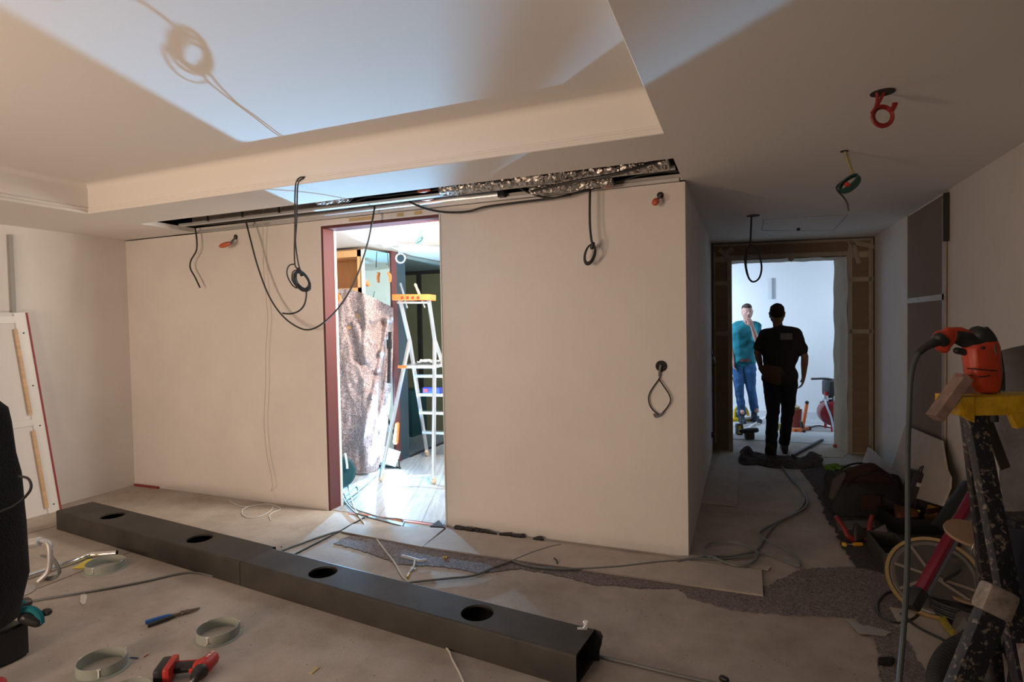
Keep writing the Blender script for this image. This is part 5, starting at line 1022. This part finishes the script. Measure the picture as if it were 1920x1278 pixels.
def person(J, label, group=None, skin=(.45, .25, .18), face=True, hair=None):
    root = thing('person', (J['pel'].x, J['pel'].y, 0), label, 'person', group)
    fw, rt = J['fwd'].normalized(), J['rt'].normalized(); up = Vector((0, 0, 1)); Mt = mat('skin_%s' % J['id'], skin, .55)
    b = MB(); pel, ch, nk, hd = J['pel'], J['ch'], J['nk'], J['hd']
    b.hull([(pel-rt*.085, .085), (pel+rt*.085, .085), (pel+up*.14, (.12, .10, .07))]); b.hull([(pel+up*.12, .10), (ch-rt*.10, .10), (ch+rt*.10, .10)]); b.hull([(ch-rt*.10, .095), (ch+rt*.10, .095), (nk-up*.05, .06)])
    b.hull([(J['shL'], .052), (nk-up*.06, .055)]); b.hull([(J['shR'], .052), (nk-up*.06, .055)]); b.hull([(nk-up*.06, .055), (hd-up*.06, .052)])
    # head
    def H3(x, y, z): return hd+rt*x+fw*y+up*z
    b.hull([(H3(0, -.015, .045), .078), (H3(0, .02, .03), .074), (H3(0, -.03, .0), .068)]); b.hull([(H3(-.035, .045, -.01), .035), (H3(.035, .045, -.01), .035), (H3(0, .06, -.075), .028), (H3(-.04, .0, -.05), .03), (H3(.04, 0, -.05), .03)])
    if face:
        b.hull([(H3(0, .088, .02), .010), (H3(0, .104, -.018), .013), (H3(-.014, .088, -.022), .009), (H3(.014, .088, -.022), .009)]); b.hull([(H3(-.022, .082, -.05), .007), (H3(.022, .082, -.05), .007), (H3(0, .09, -.05), .008)])
        b.hull([(H3(-.038, .078, .03), .009), (H3(.038, .078, .03), .009)])
    for s_ in (-1, 1): b.hull([(H3(.078*s_, -.005, .025), (.012, .014, .014)), (H3(.074*s_, -.0, -.022), (.01, .01, .012))])
    for s_ in 'LR':
        b.hull([(J['sh'+s_], .050), (J['el'+s_], .038)]); b.hull([(J['el'+s_], .039), (J['el'+s_].lerp(J['wr'+s_], .35), .039), (J['wr'+s_], .025)])
        hand(b, J['wr'+s_], J['wr'+s_+'d'], J['wr'+s_+'n'], J.get('ts'+s_, 1), J.get('curl', .6))
        if 'hip'+s_ in J: legs(b, J['hip'+s_], J['kn'+s_], J['an'+s_]); b.hull([(J['an'+s_], .04), (J['an'+s_]-up*.03+J['toe'+s_]*.08, .03)])
    b.remesh(.0085, 4); b.build('body', Mt, root)
    if face:
        for s_ in (-1, 1):
            e = MB(); e.sphere(H3(.031*s_, .079, .012), .012); o = e.build('eye', M_white, root); MB().sphere(H3(.031*s_, .089, .012), .0055).build('iris', M_black, o)
        MB().hull([(H3(-.02, .094, -.052), .004), (H3(.02, .094, -.052), .004)]).build('lips', mat('lip', (.35, .13, .1), .5), root)
    return root, H3, rt, fw, up
def trousers(J, m, root, k=1.17):
    b = MB(); up = Vector((0, 0, 1)); rt = J['rt'].normalized(); pel = J['pel']
    b.hull([(pel-rt*.085, .10), (pel+rt*.085, .10), (pel-rt*.07+up*.09, .095), (pel+rt*.07+up*.09, .095)])
    for s_ in 'LR': legs(b, J['hip'+s_], J['kn'+s_], J['an'+s_], k); b.hull([(J['kn'+s_].lerp(J['an'+s_], .5), .066), (J['an'+s_]+up*-.01, .064)])
    b.remesh(.011, 3)
    for v in b.bm.verts: v.co += noise.noise_vector(Vector((v.co.x*10, v.co.y*10, v.co.z*16)))*.010
    return b.build('trousers', m, root)
def shirt(J, m, root, name='shirt', sleeve=.75, k=.018, length=.02):
    b = MB(); up = Vector((0, 0, 1)); rt = J['rt'].normalized(); pel, ch, nk = J['pel'], J['ch'], J['nk']
    b.hull([(pel-rt*.075+up*length, .10+k), (pel+rt*.075+up*length, .10+k), (pel+up*.16, .10+k)]); b.hull([(pel+up*.12-rt*.04, .10+k), (pel+up*.12+rt*.04, .10+k), (ch-rt*.11, .10+k), (ch+rt*.11, .10+k)]); b.hull([(ch-rt*.11, .095+k), (ch+rt*.11, .095+k), (nk-up*.055, .06+k)])
    for s_ in 'LR':
        e = J['sh'+s_].lerp(J['el'+s_], min(1, sleeve)); b.hull([(J['sh'+s_], .056+k), (nk-up*.065, .055+k*.8)]); b.hull([(J['sh'+s_], .054+k), (e, .046+k)])
        if sleeve > 1: b.hull([(J['el'+s_], .048+k), (J['wr'+s_].lerp(J['el'+s_], .08), .034+k)])
    b.remesh(.011, 3)
    for v in b.bm.verts: v.co += noise.noise_vector(Vector((v.co.x*9, v.co.y*9, v.co.z*13)))*.013
    return b.build(name, m, root)
V = Vector
# --- man walking away down the corridor, back to the camera
def G(x, y, Y): return PY(x, y, Y)
J = dict(id='a', fwd=V((.05, 1, 0)), rt=V((1, -.05, 0)))
J['pel'] = G(1462, 708, 7.0); J['ch'] = G(1463, 640, 7.04); J['nk'] = G(1460, 612, 7.08); J['hd'] = G(1457, 590, 7.12)
J['shL'] = G(1434, 628, 7.04); J['shR'] = G(1491, 626, 7.04)
J['elL'] = G(1420, 660, 7.0); J['wrL'] = G(1427, 690, 7.12); J['wrLd'] = V((.6, .5, -.5)); J['wrLn'] = V((1, -.3, 0)); J['tsL'] = -1
J['elR'] = G(1509, 668, 7.0); J['wrR'] = G(1507, 704, 7.12); J['wrRd'] = V((-.12, .1, -1)); J['wrRn'] = V((-1, .1, 0)); J['tsR'] = 1
J['hipL'] = G(1448, 716, 7.0); J['knL'] = G(1449, 775, 7.0); J['anL'] = G(1445, 845, 6.86); J['toeL'] = V((-.05, 1, 0))
J['hipR'] = G(1478, 716, 7.02); J['knR'] = G(1477, 774, 7.2); J['anR'] = G(1471, 826, 7.42); J['toeR'] = V((.05, 1, 0))
root, H3, rt, fw, up = person(J, 'man in dark t-shirt and trousers walking away down the corridor, seen from behind', skin=(.28, .15, .11))
M_dk = mat('charcoal_cloth', (.022, .02, .022), .9, bump=.3, bs=60); M_dt = mat('dark_trousers', (.012, .014, .019), .9, bump=.3, bs=60)
trousers(J, M_dt, root); sh_ = shirt(J, M_dk, root, 't_shirt', .72)
c = J['ch']-fw*.132+up*.06+rt*.06; MB(frame(c, rt)).box((0, 0, 0), (.12, .004, .07)).build('back_print', mat('print_grey', (.18, .17, .17), .8), sh_, smooth=False)
b = MB(); b.hull([(H3(0, -.02, .055), .080), (H3(0, -.04, .02), .074)]); b.build('hair', mat('short_dark_hair', (.03, .022, .018), .95, bump=.5, bs=200), root)
for s_, l in (('L', 0), ('R', 0)): shoe(None, J['an'+s_], (0, 1), l).build('boot', M_black, root)
b = MB(); q = G(1438, 690, 6.92); b.hull([(q, .045), (q+rt*.12+up*-.02, .05), (q+rt*.10-up*.14, .05), (q+rt*.03-up*.12, .045), (q-rt*.06+up*.0, .03)]); b.build('belt_pouch', mat('brown_leather', (.10, .055, .03), .8), root)
b = MB(); b.lathe([(.125, -.02), (.13, -.02), (.13, .02), (.125, .02)], n=32, c=J['pel']+up*.06, closed=True); b.build('belt', M_black, root)
# --- man in teal shirt facing the camera in the far room
J = dict(id='b', fwd=V((.25, -1, 0)), rt=V((-1, -.25, 0)))
YT = 9.35
J['pel'] = G(1393, 680, YT); J['ch'] = G(1398, 622, YT); J['nk'] = G(1399, 600, YT); J['hd'] = G(1401, 586, YT-.06)
J['shR'] = G(1380, 612, YT); J['shL'] = G(1418, 612, YT)
J['elL'] = G(1420, 640, YT-.12); J['wrL'] = G(1410, 612, YT-.24); J['wrLd'] = V((-.35, .1, .9)); J['wrLn'] = V((-.6, 1, .1)); J['tsL'] = 1
J['elR'] = G(1371, 646, YT-.02); J['wrR'] = G(1374, 676, YT-.12); J['wrRd'] = V((.1, -.2, -1)); J['wrRn'] = V((1, 0, 0)); J['tsR'] = -1
J['hipR'] = G(1384, 686, YT); J['knR'] = G(1386, 727, YT-.05); J['anR'] = G(1390, 768, YT); J['toeR'] = V((.2, -1, 0))
J['hipL'] = G(1404, 686, YT); J['knL'] = G(1408, 727, YT); J['anL'] = G(1414, 765, YT+.15); J['toeL'] = V((.5, -1, 0))
root, H3, rt, fw, up = person(J, 'man in teal shirt and blue jeans, one hand raised to his chin', skin=(.55, .3, .24))
M_jean = mat('blue_jeans', (.03, .10, .24), .9, bump=.3, bs=50, var=.2, vs=6); M_tealsh = mat('teal_shirt', (.005, .15, .19), .85, bump=.3, bs=40, var=.2, vs=8)
trousers(J, M_jean, root); shirt(J, M_tealsh, root, 'shirt', .8)
b = MB(); b.hull([(H3(0, -.025, .065), .078), (H3(0, .03, .085), .055), (H3(0, -.04, .02), .074)]); b.build('hair', mat('brown_hair', (.06, .035, .025), .95, bump=.5, bs=200), root)
for s_ in 'LR': shoe(None, J['an'+s_], J['toe'+s_], 0.006).build('shoe', mat('dark_shoe', (.02, .03, .05), .6), root)
b = MB(); b.lathe([(.135, -.025), (.14, -.025), (.14, .02), (.135, .02)], n=32, c=J['pel']+up*.05, closed=True); b.hull([(J['pel']-rt*.13, .03), (J['pel']-rt*.16-up*.1, .04)]); b.build('tool_belt', mat('belt_brown', (.09, .03, .02), .7), root)
# --- person in grey sweatshirt cut by the right edge
def E_(x, y, d): return PD(x, y, d)
fwp = (HX*-.35+F0*.95).normalized(); rtp = V((fwp.y, -fwp.x, 0))
J = dict(id='c', fwd=fwp, rt=rtp, curl=.9)
J['pel'] = E_(1972, 990, 2.10); J['ch'] = E_(1972, 745, 2.10); J['nk'] = E_(1982, 640, 2.12); J['hd'] = E_(1990, 518, 2.16)
J['shL'] = E_(1908, 690, 2.12); J['shR'] = E_(2050, 690, 2.08)
J['elL'] = E_(1906, 850, 2.16); J['wrL'] = E_(1950, 900, 2.38); J['wrLd'] = V((.3, .8, -.3)); J['wrLn'] = V((.6, -.2, 0)); J['tsL'] = -1
J['elR'] = E_(2075, 850, 2.1); J['wrR'] = E_(2040, 900, 2.32); J['wrRd'] = V((0, .8, -.2)); J['wrRn'] = V((-.6, .2, 0)); J['tsR'] = 1
for s_, o in (('L', -.10), ('R', .10)):
    h_ = J['pel']+rtp*o; J['hip'+s_] = h_; J['kn'+s_] = V((h_.x, h_.y, .50))+fwp*.04; J['an'+s_] = V((h_.x, h_.y, .10)); J['toe'+s_] = fwp
root, H3, rt, fw, up = person(J, 'person in grey sweatshirt and navy trousers at the right edge behind the step ladder', skin=(.40, .25, .19))
M_sw = mat('grey_sweatshirt', (.13, .12, .118), .95, bump=.4, bs=70, var=.1, vs=9); trousers(J, mat('navy_trousers', (.008, .010, .022), .9, bump=.3, bs=50), root); shirt(J, M_sw, root, 'sweatshirt', 1.1, .024, .06)
b = MB(); b.hull([(H3(0, -.02, .065), .082), (H3(0, .02, .085), .06), (H3(0, -.045, .02), .078)]); b.build('hair', mat('dark_hair', (.025, .02, .017), .95, bump=.5, bs=200), root)
for s_ in 'LR': shoe(None, J['an'+s_], J['toe'+s_], 0).build('shoe', M_black, root)
# ================================================================== FAR ROOM THINGS
# red compressor
q = P(1556, 806); t = thing('air_compressor', q, 'dark red air compressor with a black motor and handle in the far room', 'compressor', M=frame(q, HX))
f = wm(t); b = MB(f); b.lathe([(0, -.20), (.10, -.195), (.16, -.15), (.17, -.10), (.17, .10), (.16, .15), (.10, .195), (0, .20)], n=36, c=(.02, .0, .25), axis=(.35, 1, 0)); b.build('tank', mat('compressor_red', (.22, .015, .02), .3), t)
b = MB(f); b.box((.04, 0, .60), (.20, .22, .22), None, .03); b.cyl((-.0, 0, .42), (-.0, 0, .55), .05); b.build('motor', M_black, t); MB(f).tube([(-.26, 0, .73), (-.05, 0, .73), (.10, 0, .70)], .015).build('handle', M_black, t)
b = MB(f); b.cyl((-.08, -.05, .42), (-.08, -.05, .50), .03); b.cyl((-.12, -.02, .44), (-.02, -.02, .44), .02); b.tube([(-.16, -.03, .40), (-.08, -.05, .44), (0, -.05, .46)], .016); b.build('regulator', M_alu, t); MB(f).cyl((-.06, -.03, .50), (-.06, -.03, .55), .03).build('red_knob', M_redb, t)
MB(f).tube([(-.11, -.08, .44), (-.12, -.14, .36), (-.08, -.18, .20), (-.04, -.18, .0)], .013).build('air_hose', mat('pale_hose', (.5, .62, .75), .4), t)
for (x, y) in ((-.04, -.13), (.12, -.1), (.02, .15)): MB(f).cyl((x, y, 0), (x, y, .12), .018).build('foot', M_redb, t)
# orange folding clamp stand with red bucket
q = P(1489, 800); t = thing('red_bucket', q, 'red translucent bucket standing on the far room floor', 'bucket'); MB().lathe([(.09, 0), (.11, .26), (.105, .26), (.085, .01), (0, .01)], c=q, n=28).build('tub', mat('bucket_red', (.35, .06, .04), .4), t)
b = MB(); b.lathe([(.05, .18), (.08, .30), (0, .34)], c=q, n=20); b.build('content', mat('pale_yellow', (.6, .5, .25), .6), t)
q = P(1505, 808); f = frame(q, HX); t = thing('roller_stand', q, 'orange and black folding stand lying in front of the red bucket', 'stand', M=f)
b = MB(f); b.bar((-.17, -.06, .025), (.12, .06, .03), .04, .03); b.bar((-.05, -.10, .022), (-.16, .0, .03), .04, .03); b.bar((0, .0, .05), (.07, .02, .38), .035, .03); b.build('frame', M_orange, t)
for c_ in ((.13, .065, .03), (-.04, -.11, .025), (.072, .02, .40)): MB(f).sphere(c_, .026).build('tip', M_black, t)
MB(f).bar((-.01, -.02, .05), (-.04, -.03, .14), .03, .03).build('bracket', M_black, t)
# yellow saw bench, drills
q = P(1392, 789); f = frame(q, HX); t = thing('yellow_sawhorse', q, 'low yellow power tool with a white tube behind the left jamb in the far room', 'tool', M=f)
b = MB(f); b.box((-.02, 0, .03), (.34, .14, .05), None, .01); b.tube([(-.12, 0, .06), (-.10, 0, .20), (.0, 0, .24), (.06, 0, .18), (.10, 0, .06)], .022); b.build('housing', M_yellow, t); MB(f).cyl((-.02, -.08, .06), (.16, -.08, .07), .028).build('tube', M_white, t); MB(f).cyl((.16, -.08, .07), (.22, -.08, .07), .022).build('nozzle', M_black, t)
MB(f).hull([((-.06, 0, .1), .05), ((.02, 0, .12), .04)]).build('motor', mat('blue_motor', (.02, .06, .16), .4), t)
q = P(1386, 815); f = frame(q, HX); t = thing('battery_pack', q, 'black and yellow battery pack standing in the wrapped doorway', 'battery', M=f); MB(f).box((0, 0, .08), (.08, .08, .15), None, .01).build('case', M_black, t); MB(f).box((-.01, -.04, .08), (.04, .01, .11), None, .003).build('yellow_face', M_yellow, t)
q = P(1404, 823); f = frame(q, HX); t = thing('black_drill', q, 'black cordless drill lying in the wrapped doorway', 'drill', M=f); b = MB(f); b.hull([((-.10, 0, .11), .03), ((.0, 0, .11), .04)]); b.hull([((.0, 0, .11), .04), ((.10, 0, .12), .034)]); b.build('barrel', M_black, t); MB(f).box((.0, -.02, .05), (.11, .08, .085), None, .012).build('battery', mat('dark_grey_batt', (.04, .035, .03), .6), t)
b = MB(); b.bar(PY(1370, 690, 8.35), P(1396, 815, .02), .008, .008); b.build('thin_rod', mat('brown_rod', (.25, .16, .1), .6), label='thin rod leaning against the left side of the wrapped doorway', cat='rod')
MB().bar(P(1372, 784, .004), P(1430, 776, .004), .004, .02, side=(0, 0, 1)).build('red_line', mat('red_tape', (.7, .12, .12), .6), label='red line of tape on the far room floor', cat='tape')
b = MB(); b.bar(P(1402, 803, .02), P(1436, 781, .02), .03, .02); b.bar(P(1376, 799, .02), P(1425, 795, .02), .03, .015); b.build('white_profile', M_white, label='white profile pieces lying on the far room floor', cat='profile')
b = MB(); b.box(P(1462, 800, .05), (.07, .07, .1)); b.build('pale_block', MATS['pale_yellow'], label='small pale block on the far room floor behind the walking man', cat='block')
MB().tube([P(1510, 805, .012), P(1530, 798, .012), P(1550, 800, .012), P(1575, 806, .012)], .01).build('black_hose', M_black, label='black hose on the floor by the compressor', cat='hose')
MB().box((.68, 10.085, .05), (7.4, .02, .10)).build('baseboard_far', mat('base_white', (.65, .66, .68), .6), kind='structure', smooth=False)
q0, q1 = PY(1449, 521, 10.09), PY(1450, 560, 10.09); MB().box((q0.x, 10.09, (q0.z+q1.z)/2), (.035, .02, q0.z-q1.z)).build('wall_strip', mat('strip_grey', (.3, .32, .34), .6), label='short grey vertical strip on the far white wall', cat='strip')
MB().box((-1.0, 9.7, .02), (1.6, .5, .04)).build('floor_sheet', mat('floor_sheet', (.25, .28, .3), .6), label='grey sheet lying on the far room floor at the left', cat='sheet')
